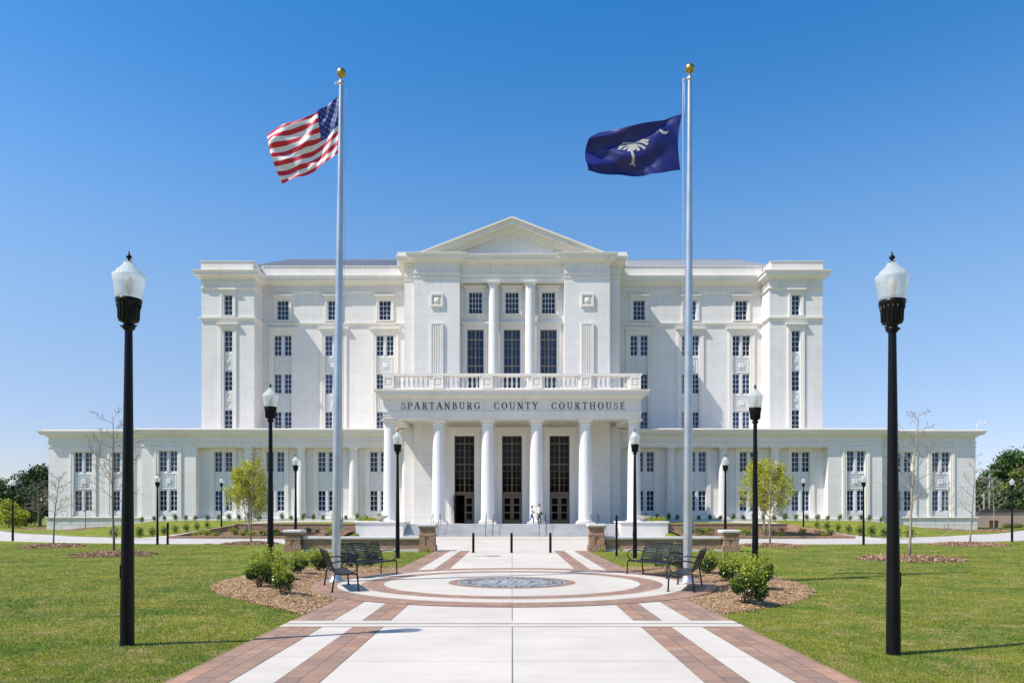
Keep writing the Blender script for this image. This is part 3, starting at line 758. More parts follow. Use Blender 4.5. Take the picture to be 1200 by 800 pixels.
# pediment
sl=.385; apz=30.32
mb=MB(); hw=(apz-.9-26.86)/sl
mb.add([(-hw-1.5,72.0,26.3),(hw+1.5,72.0,26.3),(0,72.0,apz-.8),(-hw-1.5,84,26.3),(hw+1.5,84,26.3),(0,84,apz-.8)],[(0,1,2),(5,4,3),(0,2,5,3),(1,4,5,2)])
ped=part(mb,'pediment','stone')
for s in (-1,1):
    mb=MB()
    for (dz0,dz1,yf) in ((-1.18,-.86,71.62),(-.856,-.62,71.45),(-.616,-.16,71.05),(-.156,0,70.86)):
        xe=9.3; P=[]
        for x in (0,s*xe):
            z=apz-sl*abs(x); P+=[(x,yf,z+dz0),(x,yf,z+dz1),(x,84,z+dz1),(x,84,z+dz0)]
        fs=[(0,4,5,1),(1,5,6,2),(0,3,7,4),(4,7,6,5)]
        if s<0: fs=[tuple(reversed(f)) for f in fs]
        mb.add(P,fs)
    o=mb.build('raking_cornice',M['trim']); o.parent=ped
mb=MB(); mb.box(-10.3,10.3,72.2,84,26.2,26.8); part(mb,'flat_roof','trim')
for s in (-1,1):
    mb=MB(); mb.box(*sorted((s*9.0,s*11.55)),74.6,84,26.9,28.2); part(mb,'parapet','trim')
# --- portico
prof=[(-1.45,10.34),(0,10.34),(0,10.58),(.035,10.59),(.035,10.86),(.10,10.88),(.10,10.96),(0,10.98),(0,12.02),(.08,12.02),(.08,12.12),(.18,12.2),(.26,12.3),(.30,12.34),(.56,12.36),(.56,12.56),(.62,12.6),(.70,12.72),(.70,12.79),(-1.45,12.79)]
mb=MB(); mb.path([(-11.4,WF),(-11.4,65.6),(11.4,65.6),(11.4,WF)],prof,True); ent=part(mb,'entablature','trim')
mb=MB(); mb.box(-10,10,67,T1,10.7,12.6); 
for s in (-1,1): mb.box(*sorted((s*9.46,s*10.0)),T1,WF-.1,10.72,12.58)
part(mb,'portico_ceiling','trim')
mb=MB(); mb.box(-9.95,9.95,66.2,T1,12.62,12.74); part(mb,'balcony_floor','granite')
mb=MB(); mb.box(-12.4,12.4,65.0,T1-.02,.0,.999); mb.box(-12.4,12.4,T1+.6,74.5,.0,.99); mb.box(-9.4,9.4,T1+.4,78,.0,.98); part(mb,'portico_floor','granite')
# steps: one stair profile
mb=MB(); pf=[]; n=7; r=1.0/n; td=.315
y=62.95; z=0
pf=[(y,-.2)]
for k in range(n):
    pf.append((y,z+r)); z+=r
    if k<n-1: y+=td; pf.append((y,z))
pf.append((65.1,1.0)); pf.append((65.1,-.2))
for s in (-9.14,9.14): pass
k=len(pf); vs=[(-9.14,a,b) for a,b in pf]+[(9.14,a,b) for a,b in pf]
mb.add(vs,[(i,k+i,k+(i+1)%k,(i+1)%k) for i in range(k)]+[tuple(range(k)),tuple(range(2*k-1,k-1,-1))])
# shadow-line nosings
for i in range(n):
    yy=62.95+td*i; zz=r*(i+1)
    mb.box(-9.13,9.13,yy-.018,yy+.05,zz-.045,zz+.003)
part(mb,'steps','granite')
# balustrade
bal=MB(); bal.box(-11.42,11.42,65.75,66.35,12.79,13.06); bal.box(-11.5,11.5,65.68,66.42,14.12,14.33)
for s in (-1,1): bal.box(*sorted((s*10.9,s*11.42)),66.352,T1-.02,12.79,13.06); bal.box(*sorted((s*10.82,s*11.5)),66.422,T1-.02,14.12,14.33)
bo=part(bal,'balustrade','trim')
for x in (-10.93,-6.55,-2.18,2.18,6.55,10.93):
    p=MB(); w=.49; p.box(x-w,x+w,65.72,66.38,13.063,14.117)
    y=65.72; z0,z1=13.16,14.02
    p.box(x-w+.02,x+w-.02,y-.05,y+.01,z0-.08,z0+.07); p.box(x-w+.02,x+w-.02,y-.05,y+.01,z1-.07,z1+.08); p.box(x-w+.02,x-w+.16,y-.049,y+.011,z0+.07,z1-.07); p.box(x+w-.16,x+w-.02,y-.049,y+.011,z0+.07,z1-.07)
    p.box(x-.2,x+.2,y-.03,y+.012,13.38,13.8)
    o=p.build('pedestal',M['trim']); o.parent=bo
xs=[-10.93,-6.55,-2.18,2.18,6.55,10.93]
bp=[(.13,0),(.13,.07),(.085,.09),(.07,.13),(.10,.3),(.115,.42),(.10,.56),(.07,.74),(.06,.84),(.085,.9),(.085,.94),(.13,.96),(.13,1.056)]
for i in range(5):
    a=xs[i]+.49; b=xs[i+1]-.49
    for e0,e1 in ((a+.003,a+.24),(b-.24,b-.003)):
        p=MB(); p.box(e0,e1,65.78,66.32,13.063,14.117); o=p.build('pedestal',M['trim']); o.parent=bo
    for k in range(7):
        x=lerp(a+.24,b-.24,(k+.5)/7); p=MB(); p.lathe([(r_,13.062+z_) for r_,z_ in bp],(x,66.05,0),10); o=p.build('baluster',M['trim']); o.parent=bo
for s in (-1,1):
    for k in range(8):
        p=MB(); p.lathe([(r_,13.062+z_) for r_,z_ in bp],(s*11.16,66.9+.56*k,0),8); o=p.build('baluster',M['trim']); o.parent=bo
# --- entrance bays
for bi,x in enumerate(bays):
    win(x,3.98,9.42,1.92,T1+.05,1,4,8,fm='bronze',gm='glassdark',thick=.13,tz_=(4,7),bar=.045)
    surround(x,1.92,1.0,9.42,T1,.46,True,False,.12)
    f=MB(); y=T1+.18
    f.box(x-.96,x+.96,y,y+.12,3.72,3.978); f.box(x-.96,x-.885,y,y+.12,1.0,3.72); f.box(x+.885,x+.96,y,y+.12,1.0,3.72)
    df=part(f,'door_frame','bronze')
    for s in (-1,1):
        d=MB(); w=.87; # leaf in local coords: hinge at 0, extends +X*? 
        st=.16
        sx=-s   # leaf runs from hinge towards the centre
        def lb(x0,x1,z0,z1,y0=0,y1=.06): d.box(*sorted((sx*x0,sx*x1)),y0,y1,z0,z1)
        lb(0,st,0,2.69); lb(w-st,w,0,2.69)
        for z0,z1 in ((0,.36),(.98,1.10),(1.72,1.84),(2.42,2.69)): lb(st,w-st,z0,z1)
        lv=d.build('door',M['bronze']); lv.parent=CH; lv.matrix_parent_inverse=Matrix.Translation(-Vector(CH.location))
        openp = (bi==0 and s<0)
        lv.location=(x+s*.88,T1+.2,1.01); 
        if openp: lv.rotation_euler=(0,0,R(-97)); lv['label']='bronze door leaf standing wide open'
        for (z0,z1) in ((.36,.98),(1.10,1.72),(1.84,2.42)):
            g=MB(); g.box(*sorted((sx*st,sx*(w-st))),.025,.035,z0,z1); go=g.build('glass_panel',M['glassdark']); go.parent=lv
        h=MB(); hx=sx*(w-.08); h.tube([(hx,-.02,.95),(hx,-.09,.97),(hx,-.09,1.35),(hx,-.02,1.37)],.016,6); ho=h.build('handle',M['alu']); ho.parent=lv
# sign boards and notices seen through the doors are left to the glass; dark lobby behind
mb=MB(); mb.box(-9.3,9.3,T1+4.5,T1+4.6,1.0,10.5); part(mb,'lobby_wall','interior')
# --- lettering, cut as serif capitals
def letters(text,x0,x1,zb,h,y):
    G={}
    def bar(p,q,t,e=0): return ('b',p,q,t)
    T=.135; t_=.06
    def serif(x,z,w=.2): return ('b',(x-w,z),(x+w,z),.06)
    def arc(cx,cz,rx,rz,a0,a1,tk,tn,n=14): return ('a',cx,cz,rx,rz,a0,a1,tk,tn,n)
    V=lambda x:('b',(x,.0),(x,1.0),T)
    G['S']=(.62,[arc(.31,.75,.20,.21,35,270,.05,.10),arc(.31,.27,.23,.25,90,-150,.05,.11),('b',(.54,.66),(.54,.98),.05),('b',(.06,.02),(.06,.36),.05)])
    G['P']=(.68,[V(.18),serif(.18,.03),('b',(.05,.97),(.4,.97),.06),arc(.38,.72,.24,.25,90,-90,.06,.17),('b',(.18,.47),(.38,.47),.06)])
    G['A']=(.86,[('b',(.1,.0),(.43,1.0),.085),('b',(.43,1.0),(.75,.0),.19),('b',(.22,.36),(.62,.36),.06),serif(.1,.03,.13),serif(.75,.03,.17)])
    G['R']=(.80,[V(.18),serif(.18,.03),('b',(.05,.97),(.4,.97),.06),arc(.38,.74,.22,.23,90,-90,.06,.16),('b',(.18,.5),(.38,.5),.06),('b',(.36,.5),(.68,.0),.17),('b',(.58,.03),(.82,.03),.06)])
    G['T']=(.74,[V(.37),serif(.37,.03),('b',(.03,.97),(.71,.97),.07),('b',(.05,.76),(.05,.97),.06),('b',(.69,.76),(.69,.97),.06)])
    G['N']=(.86,[('b',(.15,.0),(.15,1.0),.08),('b',(.12,1.0),(.7,.0),.19),('b',(.71,.0),(.71,1.0),.08),serif(.15,.03,.15),serif(.12,.97,.12),serif(.71,.97,.15)])
    G['B']=(.72,[V(.18),('b',(.05,.03),(.4,.03),.06),('b',(.05,.97),(.36,.97),.06),arc(.36,.745,.2,.225,90,-90,.06,.16),arc(.38,.26,.25,.24,90,-90,.06,.17),('b',(.18,.51),(.38,.51),.06)])
    G['U']=(.84,[('b',(.18,.3),(.18,1.0),T),arc(.42,.3,.25,.28,180,360,.08,.14),('b',(.67,.3),(.67,1.0),.08),serif(.18,.97),serif(.67,.97,.15)])
    G['G']=(.84,[arc(.43,.5,.35,.48,40,330,.07,.17,22),('b',(.7,.08),(.7,.42),.17),serif(.68,.43,.17),('b',(.72,.7),(.72,.95),.05)])
    G['C']=(.78,[arc(.42,.5,.34,.48,40,320,.07,.17,22),('b',(.71,.7),(.71,.96),.05),('b',(.7,.06),(.71,.24),.04)])
    G['O']=(.86,[arc(.43,.5,.34,.48,0,360,.08,.18,26)])
    G['Y']=(.80,[('b',(.1,1.0),(.4,.45),.17),('b',(.7,1.0),(.4,.45),.085),('b',(.4,.0),(.4,.5),T),serif(.4,.03),serif(.1,.97,.16),serif(.7,.97,.13)])
    G['H']=(.90,[V(.18),V(.70),serif(.18,.03),serif(.70,.03),serif(.18,.97),serif(.70,.97),('b',(.2,.5),(.7,.5),.065)])
    G['E']=(.68,[V(.18),('b',(.05,.03),(.62,.03),.065),('b',(.05,.97),(.58,.97),.065),('b',(.2,.51),(.5,.51),.065),('b',(.6,.03),(.6,.26),.06),('b',(.56,.76),(.56,.97),.06),('b',(.48,.4),(.48,.62),.05)])
    wt=sum(G[c][0] for c in text)*h; gap=(x1-x0-wt)/(len(text)-1); x=x0; outl=[]
    for c in text:
        w,st=G[c]; mb=MB()
        for i,sv in enumerate(st):
            d=.025+.0012*i
            if sv[0]=='b':
                p=Vector(sv[1]);q=Vector(sv[2]); n=(q-p).normalized(); n=Vector((-n.y,n.x))*sv[3]/2
                pts=[p-n,q-n,q+n,p+n]; segs=[pts]
            else:
                _,cx,cz,rx,rz,a0,a1,tk,tn,nn=sv; segs=[]
                def pt(k):
                    a=R(lerp(a0,a1,k/nn)); 
                    f=abs(math.cos(a)); t=lerp(tk,tn,f)/2
                    dirv=Vector((math.cos(a),math.sin(a))); 
                    return Vector((cx+(rx+t)*dirv.x,cz+(rz+t*.6)*dirv.y)),Vector((cx+(rx-t)*dirv.x,cz+(rz-t*.6)*dirv.y))
                for k in range(nn):
                    a,b=pt(k); c2,d2=pt(k+1); segs.append([a,b,d2,c2])
            for sg in segs:
                P=[(x+v.x*h,zb+v.y*h) for v in sg]
                area=sum(P[i][0]*P[(i+1)%4][1]-P[(i+1)%4][0]*P[i][1] for i in range(4))
                if area<0: P=P[::-1]
                vv=[(a,y-d,b) for a,b in P]+[(a,y+.01,b) for a,b in P]
                mb.add(vv,[(0,1,2,3),(0,4,5,1),(1,5,6,2),(2,6,7,3),(3,7,4,0)])
        x+=w*h+gap; outl.append(mb)
    return outl
def lx(px): return (px-600)*65.6/F
for word,a,b in (('SPARTANBURG',470.3,562.4),('COUNTY',579,630.3),('COURTHOUSE',646.2,732)):
    for q in letters(word,lx(a),lx(b),11.16,.60,65.6): part(q,'letter','letter')
bpy.context.view_layer.update()
# ------------------------------------------------------------------ street lamps
def make_lamp(h=5.62,name='street_lamp'):
    t=thing(name,'','street lamp'); k=1.0; q=.00215; zt=h-1.10      # pole top
    p=MB()
    p.lathe([(.098,-.06),(.098,.03),(.095,.05),(.095,.45),(.088,1.2),(.052,zt)],n=20)
    p.build('pole',M['black'],t)
    p=MB(); p.box(.082,.096,-.035,.035,.95,1.15); p.build('hand_hole_cover',M['black'],t)
    z=lambda v:zt+(600-v)*q; r=lambda v:v*q
    p=MB(); prof=[(.05,zt-.03),(r(38),z(598)),(r(42),z(590)),(r(42),z(582)),(r(32),z(574)),(r(34),z(562)),(r(62),z(550)),(r(64),z(540))]
    p.lathe(prof,n=20)
    p.lathe([(r(62),z(540)),(r(65),z(470)),(r(74),z(438)),(r(81),z(428)),(r(82),z(404)),(r(76),z(400))],n=24)
    for i in range(16):
        a=2*PI*i/16; c,s_=math.cos(a),math.sin(a)
        p.tube([(r(62)*c,r(62)*s_,z(538)),(r(65)*c,r(65)*s_,z(470)),(r(74)*c,r(74)*s_,z(440))],.012,5)
    p.tube([(r(30),0,z(584)),(r(52),0,z(584))],.012,6); p.tube([(-r(30),0,z(575)),(-r(50),0,z(575))],.012,6)
    p.build('ballast_housing',M['black'],t)
    g=MB(); gp=[(r(74),z(404)),(r(84),z(398)),(r(85),z(380)),(r(88),z(345)),(r(95),z(300)),(r(101),z(268)),(r(104),z(255)),(r(101),z(243)),(r(93),z(238)),(r(82),z(226)),(r(76),z(212)),(r(62),z(206)),(r(54),z(192)),(r(43),z(182)),(r(36),z(170)),(r(30),z(158)),(r(20),z(152))]
    g.lathe(gp,n=36,cap=True); g.build('globe',M['globe'],t)
    b=MB(); b.lathe([(.03,z(402)),(.035,z(380)),(.035,z(350)),(.06,z(330)),(.065,z(290)),(.045,z(262)),(.02,z(252))],n=14); b.build('bulb',M['bulb'],t)
    f=MB(); f.lathe([(r(21),z(153)),(r(20),z(148)),(r(9),z(142)),(r(7),z(134)),(r(17),z(128)),(r(19),z(120)),(r(15),z(112)),(r(7),z(108)),(r(6),z(100)),(r(2),z(82))],n=12); f.build('finial',M['black'],t)
    return t
LG='black acorn globe lamps standing along the path and lawn'
def pxx(px,D): return (px-600)*D/F
big=make_lamp(); small=None
LAMPS=[(149,10.62,'tall black acorn lamp nearest the camera on the left lawn'),
 (1047,10.39,'tall black acorn lamp nearest the camera on the right lawn'),
 (317,21.2,'black acorn lamp behind the left mulch bed bushes'),(885,21.2,'black acorn lamp behind the right mulch bed bushes'),
 (466,32.3,'black acorn lamp on the grass before the left brick wall, behind the left benches'),(744,32.3,'black acorn lamp on the grass before the right brick wall, behind the right benches'),
 (346.5,46.2,'black acorn lamp rising behind the outer pier of the left brick wall'),(850,46.2,'black acorn lamp rising behind the outer pier of the right brick wall')]
for i,(px,D,lab) in enumerate(LAMPS):
    x=pxx(px,D); z=tz(x,D)+(.0 if D>30 else .0)
    o=big if i==0 else dup(big,(0,0,0))
    o.location=(x,D,max(z,-.02) if D>12 else z); o['label']=lab; o['group']=LG; o.rotation_euler=(0,R(-.25 if px<600 and i<1 else (-.2 if i==1 else 0)),R(200 if i==0 else (0 if i==1 else 35*i)))
SM=[(184.5,46.6,'small black acorn lamp at the left walkway edge beside a short post'),(15,52.5,'leftmost small black acorn lamp, by the walkway and dark trees'),
 (259.5,66.0,'small black acorn lamp on the slope before the left low wing'),
 (1012,46.6,'small black acorn lamp at the right walkway edge before the hedge row'),(1186,51.5,'rightmost small black acorn lamp, by the walkway and tan wall'),(941.5,66.0,'small black acorn lamp on the slope before the right low wing')]
# smaller model: shorter pole, smaller head
for i,(px,D,lab) in enumerate(SM):
    o=dup(big,(0,0,0),scale=.79); x=pxx(px,D); o.location=(x,D,tz(x,D)+.02); o.rotation_euler=(0,0,R(50*i)); o['label']=lab; o['group']=LG
# ------------------------------------------------------------------ bollards, posts
def make_bollard(name,h,r):
    t=thing(name,'','bollard'); p=MB(); p.lathe([(r,-.05),(r,h-.03),(r*.9,h-.01),(r*.55,h)],n=18); p.build('post',M['black'],t)
    p=MB(); p.lathe([(r*1.5,-.02),(r*1.5,.012),(r*1.05,.03)],n=18); p.build('base_collar',M['black'],t)
    p=MB(); p.lathe([(r*1.03,h-.17),(r*1.03,h-.13)],n=18); p.build('band',M['benchmetal'],t); return t
b0=make_bollard('bollard',.98,.062)
for i,(px,w) in enumerate(((554.7,'left'),(599.5,'middle'),(645,'right'))):
    o=b0 if i==0 else dup(b0,(0,0,0)); o.location=(pxx(px,36.6),36.6,.0); o['label']='black bollard across the concrete path, the '+w+' of the three'; o['group']='bollards across the path'
p0=make_bollard('path_post',1.87,.055); p0.location=(pxx(722.5,33.9),33.9,-.02); p0['label']='tall slim black post on the grass before the right brick pier'; p0['category']='post'
p1=make_bollard('path_post',1.36,.07); p1.location=(pxx(196.5,46.8),46.8,tz(pxx(196.5,46.8),46.8)+.02); p1['label']='short black post beside the small lamp at the left walkway'; p1['category']='post'
# ------------------------------------------------------------------ benches
def make_bench():
    t=thing('park_bench','','bench'); Lh=.98
    back=[(-.36,.985),(-.325,.90),(-.285,.80),(-.245,.70),(-.215,.62),(-.19,.54)]
    seat=[(-.17,.475),(-.10,.445),(-.01,.432),(.08,.432),(.17,.440),(.25,.448),(.305,.440),(.33,.415)]
    def samp(pts,n):
        V=[Vector(p) for p in pts]; ln=[0]
        for a,b in zip(V[:-1],V[1:]): ln.append(ln[-1]+(b-a).length)
        r=[]
        for k in range(n):
            s=ln[-1]*k/(n-1); i=max(j for j in range(len(ln)) if ln[j]<=s+1e-9); i=min(i,len(V)-2)
            f=(s-ln[i])/(ln[i+1]-ln[i]); r.append((V[i].lerp(V[i+1],f),(V[i+1]-V[i]).normalized()))
        return r
    def slats(pts,n,hw,th):
        mb=MB()
        for p,d in samp(pts,n):
            nn=Vector((-d.y,d.x)); c=[p-d*hw-nn*th,p+d*hw-nn*th,p+d*hw+nn*th,p-d*hw+nn*th]
            vs=[(-Lh,v.x,v.y) for v in c]+[(Lh,v.x,v.y) for v in c]
            mb.add(vs,[(0,4,5,1),(1,5,6,2),(2,6,7,3),(3,7,4,0),(0,1,2,3),(7,6,5,4)])
        return mb
    slats(back,10,.0185,.004).build('backrest',M['benchmetal'],t); 
    s=slats(seat,14,.0165,.004); s.build('seat',M['benchmetal'],t)
    p=MB(); p.tube([(-Lh,-.365,.99),(Lh,-.365,.99)],.017,8); p.tube([(-Lh,.335,.41),(Lh,.335,.41)],.016,8); p.build('rail',M['benchmetal'],t)
    for x in (-Lh,-Lh/3,Lh/3,Lh):
        p=MB(); pts=[(x,a-.008,b-.012) for a,b in back+seat]; p.tube(pts,.019 if abs(x)==Lh else .013,7); p.build('rib',M['benchmetal'],t)
    for x in (-Lh,Lh):
        p=MB(); p.tube([(x,.30,.44),(x,.345,.42),(x,.365,.37),(x,.372,.25),(x,.385,.0)],.021,8); p.lathe([(.045,0),(.045,.012),(.03,.02)],(x,.385,0),12); p.build('leg',M['benchmetal'],t)
        p=MB(); p.tube([(x,-.17,.47),(x,-.19,.40),(x,-.215,.2),(x,-.245,.0)],.021,8); p.lathe([(.045,0),(.045,.012),(.03,.02)],(x,-.245,0),12); p.build('leg',M['benchmetal'],t)
        p=MB(); p.tube([(x,-.255,.70),(x,-.12,.735),(x,.05,.755),(x,.20,.75),(x,.31,.72),(x,.365,.65),(x,.36,.56),(x,.31,.49),(x,.24,.46)],.017,8); p.build('armrest',M['benchmetal'],t)
    return t
def face_rot(fx,fy): return math.atan2(fy,fx)-PI/2
BG='black steel slat benches facing the seal'
bn=make_bench()
for i,(x,y,fx,fy,lab) in enumerate(((-4.44,18.93,.937,.33,'near black slatted steel bench beside the left flagpole, seen end on'),(-4.42,22.75,.89,-.45,'far black slatted steel bench behind the left flagpole'),
    (4.50,18.93,-.937,.33,'near black slatted steel bench beside the right flagpole, seen end on'),(4.42,22.75,-.89,-.45,'far black slatted steel bench behind the right flagpole'))):
    o=bn if i==0 else dup(bn,(0,0,0)); o.location=(x,y,.013); o.rotation_euler=(0,0,face_rot(fx,fy)); o['label']=lab; o['group']=BG
# ------------------------------------------------------------------ flagpoles
def make_pole():
    t=thing('flagpole','','flagpole'); p=MB(); H=13.9
    p.lathe([(.122,0),(.122,4.5),(.105,8),(.075,12),(.062,H)],n=24); p.build('pole',M['alu'],t)
    p=MB(); p.lathe([(.25,0),(.25,.012),(.24,.03),(.19,.05),(.165,.09),(.145,.13),(.125,.17)],n=28); p.build('base_collar',M['alu'],t)
    p=MB(); p.lathe([(.065,H),(.08,H+.02),(.08,H+.09),(.03,H+.11),(.03,H+.2)],n=16); p.box(-.16,-.05,-.03,.03,H+.01,H+.09); p.lathe([(.03,-.025),(.03,.025)],(-.16,0,H+.03),10); p.build('truck',M['alu'],t)
    p=MB(); rr=.132; p.lathe([(max(.002,rr*math.sin(PI*k/14)),H+.2+rr-rr*math.cos(PI*k/14)) for k in range(15)],n=24); p.build('ball_finial',M['gold'],t)
    p=MB(); p.box(.11,.16,-.03,.03,1.45,1.75); p.tube([(.15,0,1.38),(.19,0,1.45),(.15,0,1.6),(.19,0,1.75),(.15,0,1.82)],.015,6); p.build('cleat',M['alu'],t)
    return t
PG='silver flagpoles with gold balls'
f1=make_pole(); f1.location=(-4.935,20.8,.013); f1.rotation_euler=(0,R(.62),0); tag(f1,'tall silver flagpole with gold ball flying the striped flag','flagpole',PG)
f2=dup(f1,(4.87,20.6,.013)); f2.rotation_euler=(0,R(.25),0); tag(f2,'tall silver flagpole with gold ball flying the dark blue flag','flagpole',PG)
r=MB(); r.tube([(-.16,0,13.93),(-.13,-.02,12.6)],.008,5); r.tube([(-.19,0,13.93),(-.17,-.03,9),(-.15,-.02,1.7)],.006,5); r.build('halyard',M['rope'],f2)
r=MB(); r.tube([(.13,0,13.9),(.14,0,12.6),(.15,0,11.6)],.012,5); r.tube([(.13,0,11.6),(.15,-.01,6),(.16,0,1.7)],.006,5); r.build('halyard',M['rope'],f1)
# ------------------------------------------------------------------ flags
def poly(P,t):
    n=len(P)-1; i=min(int(t*n),n-1); f=t*n-i
    p0=P[max(i-1,0)];p1=P[i];p2=P[i+1];p3=P[min(i+2,n)]
    r=[]
    for a,b,c,d in zip(p0,p1,p2,p3):
        r.append(.5*((2*b)+(-a+c)*f+(2*a-5*b+4*c-d)*f*f+(-a+3*b-3*c+d)*f**3))
    return r
def coons(top,bot,hoist,fly,D,fold):
    cv=lambda P:[((x-600)*D/F,EYE+(602-y)*D/F) for x,y in P]
    T_,B_,H_,F_=map(cv,(top,bot,hoist,fly))
    def S(u,v):
        a=poly(T_,u);b=poly(B_,u);c=poly(H_,v);d=poly(F_,v)
        q=[]
        for k in (0,1):
            q.append((1-v)*a[k]+v*b[k]+(1-u)*c[k]+u*d[k]-((1-u)*(1-v)*T_[0][k]+u*(1-v)*T_[-1][k]+(1-u)*v*B_[0][k]+u*v*B_[-1][k]))
        return Vector((q[0],D+fold(u,v),q[1]))
    return S
def cloth(S,nu,nv,matf):
    mb=MB(); mb.smooth=True
    vs=[S(i/nu,j/nv) for j in range(nv+1) for i in range(nu+1)]
    n0=len(mb.v); mb.v.extend([tuple(p) for p in vs])
    for j in range(nv):
        for i in range(nu):
            a=j*(nu+1)+i; mb.f.append((a,a+nu+1,a+nu+2,a+1)); mb.m.append(matf((i+.5)/nu,(j+.5)/nv)); mb.sm.append(True)
    return mb
def fabric(name,c):
    m=leaf_mat(name,c,.14,.42,.0); return m
M['fred']=fabric('flag_red',(.60,.012,.028)); M['fwhite']=fabric('flag_white',(.78,.77,.76)); M['fblue']=fabric('flag_blue',(.010,.035,.22)); M['findigo']=fabric('flag_indigo',(.011,.016,.15)); M['femb']=fabric('flag_emblem_white',(.50,.49,.47))
def fold1(u,v):
    d=u*.9-v*.55
    return .035+u*(.13*math.sin(7.5*d+1.0)+.08*math.sin(15*d+2*v+.3)+.035*math.sin(26*(u*.5+v*.7)+1))+.05*math.sin(9*v+2)*u*(1-u)+.02*math.sin(34*d+5*v)*(1-u*.5)+.08*u*abs(math.sin(9*(u*.55-v*.8)+.4))
S1=coons([(399,108.5),(382,122.5),(364,134),(335,145),(308,151)],[(402,172),(389,185),(369,197),(349,206),(329,213)],[(399,108.5),(400,128),(401,150),(402,172)],[(308,151),(315,172),(322,194),(329,213)],20.83,fold1)
def m1(u,v):
    if u<.40 and v<7/13: return 2
    return 0 if int(v*13)%2==0 else 1
fl=cloth(S1,80,52,m1)
def decal(mb,S,pts,mi,off,sub=1):
    c=[sum(p[k] for p in pts)/len(pts) for k in (0,1)]
    for sgn in (-1,1):
        vs=[S(c[0],c[1])+Vector((0,sgn*off,0))]+[S(max(0,min(1,u)),max(0,min(1,v)))+Vector((0,sgn*off,0)) for u,v in pts]
        n=len(pts); mb.mi=mi; mb.add(vs,[(0,i+1,(i+1)%n+1) for i in range(n)],False)
for rI in range(9):
    for cI in range(6 if rI%2==0 else 5):
        u=.40*((cI*2+1+(rI%2))/12); v=7/13*(rI+1)/10; pts=[]
        for k in range(10):
            a=PI/2+k*PI/5; rr=.0155 if k%2==0 else .0062; pts.append((u+rr*math.cos(a)*.6,v-rr*math.sin(a)))
        decal(fl,S1,pts,1,.006)
hl=bpy.data.objects
o=fl.build('flag',[M['fred'],M['fwhite'],M['fblue']]); tag(o,'red and white striped flag with starred blue canton on the left flagpole','flag','flags flying from the silver poles')
def fold2(u,v):
    d=u*.8+v*.5
    return u*(.17*math.sin(6.0*d+2.2)+.10*math.sin(13*(u*.5-v*.8)+.6))+.05*math.sin(7*(v+u*.6))*u*(1-u)*2+.03*math.sin(18*(u+v*.6))*(1-u)*u*2+.018*math.sin(27*d+1)+.13*u*abs(math.sin(5.2*(u*.9+v*.9)+.3))+.05*u*abs(math.sin(11*(u*.45-v)+1.2))
S2=coons([(799.5,132.5),(785,137),(770,143),(735,149),(702,149)],[(797.5,199),(775,202),(755,203),(722,201),(689,200)],[(799.5,132.5),(795.5,155),(795,180),(797.5,199)],[(702,149),(689,163),(687,182),(689,200)],20.63,fold2)
f=cloth(S2,60,40,lambda u,v:0)
def seg(pts,w0,w1,n=6):
    # tapered ribbon of small quads in flag space (u,v)
    P=[poly(pts,k/n) for k in range(n+1)]
    for k in range(n):
        a=Vector(P[k]);b=Vector(P[k+1]); d=(b-a).normalized(); nn=Vector((-d.y*.62,d.x*1.0))
        wa=lerp(w0,w1,k/n); wb=lerp(w0,w1,(k+1)/n); 
        decal(f,S2,[tuple(a-nn*wa),tuple(b-nn*wb),tuple(b+nn*wb),tuple(a+nn*wa)],1,.010+.0004*k)
cx,cy=.50,.40
# map from photo pixels of the flag to (u,v) by search, so the emblem sits where it sits on the cloth
def inv(px,py,S,D):
    best=None
    for i in range(0,101,2):
        for j in range(0,101,2):
            p=S(i/100,j/100); X=600+p.x*F/D; Y=602-(p.z-EYE)*F/D
            e=(X-px)**2+(Y-py)**2
            if best is None or e<best[0]: best=(e,i/100,j/100)
    return best[1],best[2]
q=lambda x,y: inv(670+x/4.706,60+y/4.706,S2,20.63)
seg([q(338,505),q(334,540),q(336,580),q(342,612)],.016,.020); seg([q(328,614),q(342,606),q(356,616)],.008,.008,2)
for tip,ctl in (((258,512),(295,488)),((262,528),(300,505)),((285,535),(310,515)),((310,548),(322,525)),((330,492),(332,498)),((375,548),(360,522)),((405,540),(380,512)),((418,520),(385,498)),((420,498),(380,488)),((395,488),(365,492)),((290,492),(312,490)),((350,540),(345,520))):
    seg([q(336,506),q(*ctl),q(*tip)],.008,.021,5)
cr=[q(482,436),q(484,452),q(500,466),q(520,458),q(533,440)]; 
P=[poly(cr,k/8) for k in range(9)]
for k in range(8):
    wa=.024*math.sin(PI*max(.06,k/8))+.004; wb=.024*math.sin(PI*min(.94,(k+1)/8))+.004
    a=Vector(P[k]);b=Vector(P[k+1]); up=Vector((0,-1))
    decal(f,S2,[tuple(a),tuple(b),(b.x,b.y-wb*2.0),(a.x,a.y-wa*2.0)],1,.012)
o=f.build('flag',[M['findigo'],M['femb']]); tag(o,'dark indigo flag with white palm tree and crescent on the right flagpole','flag','flags flying from the silver poles')
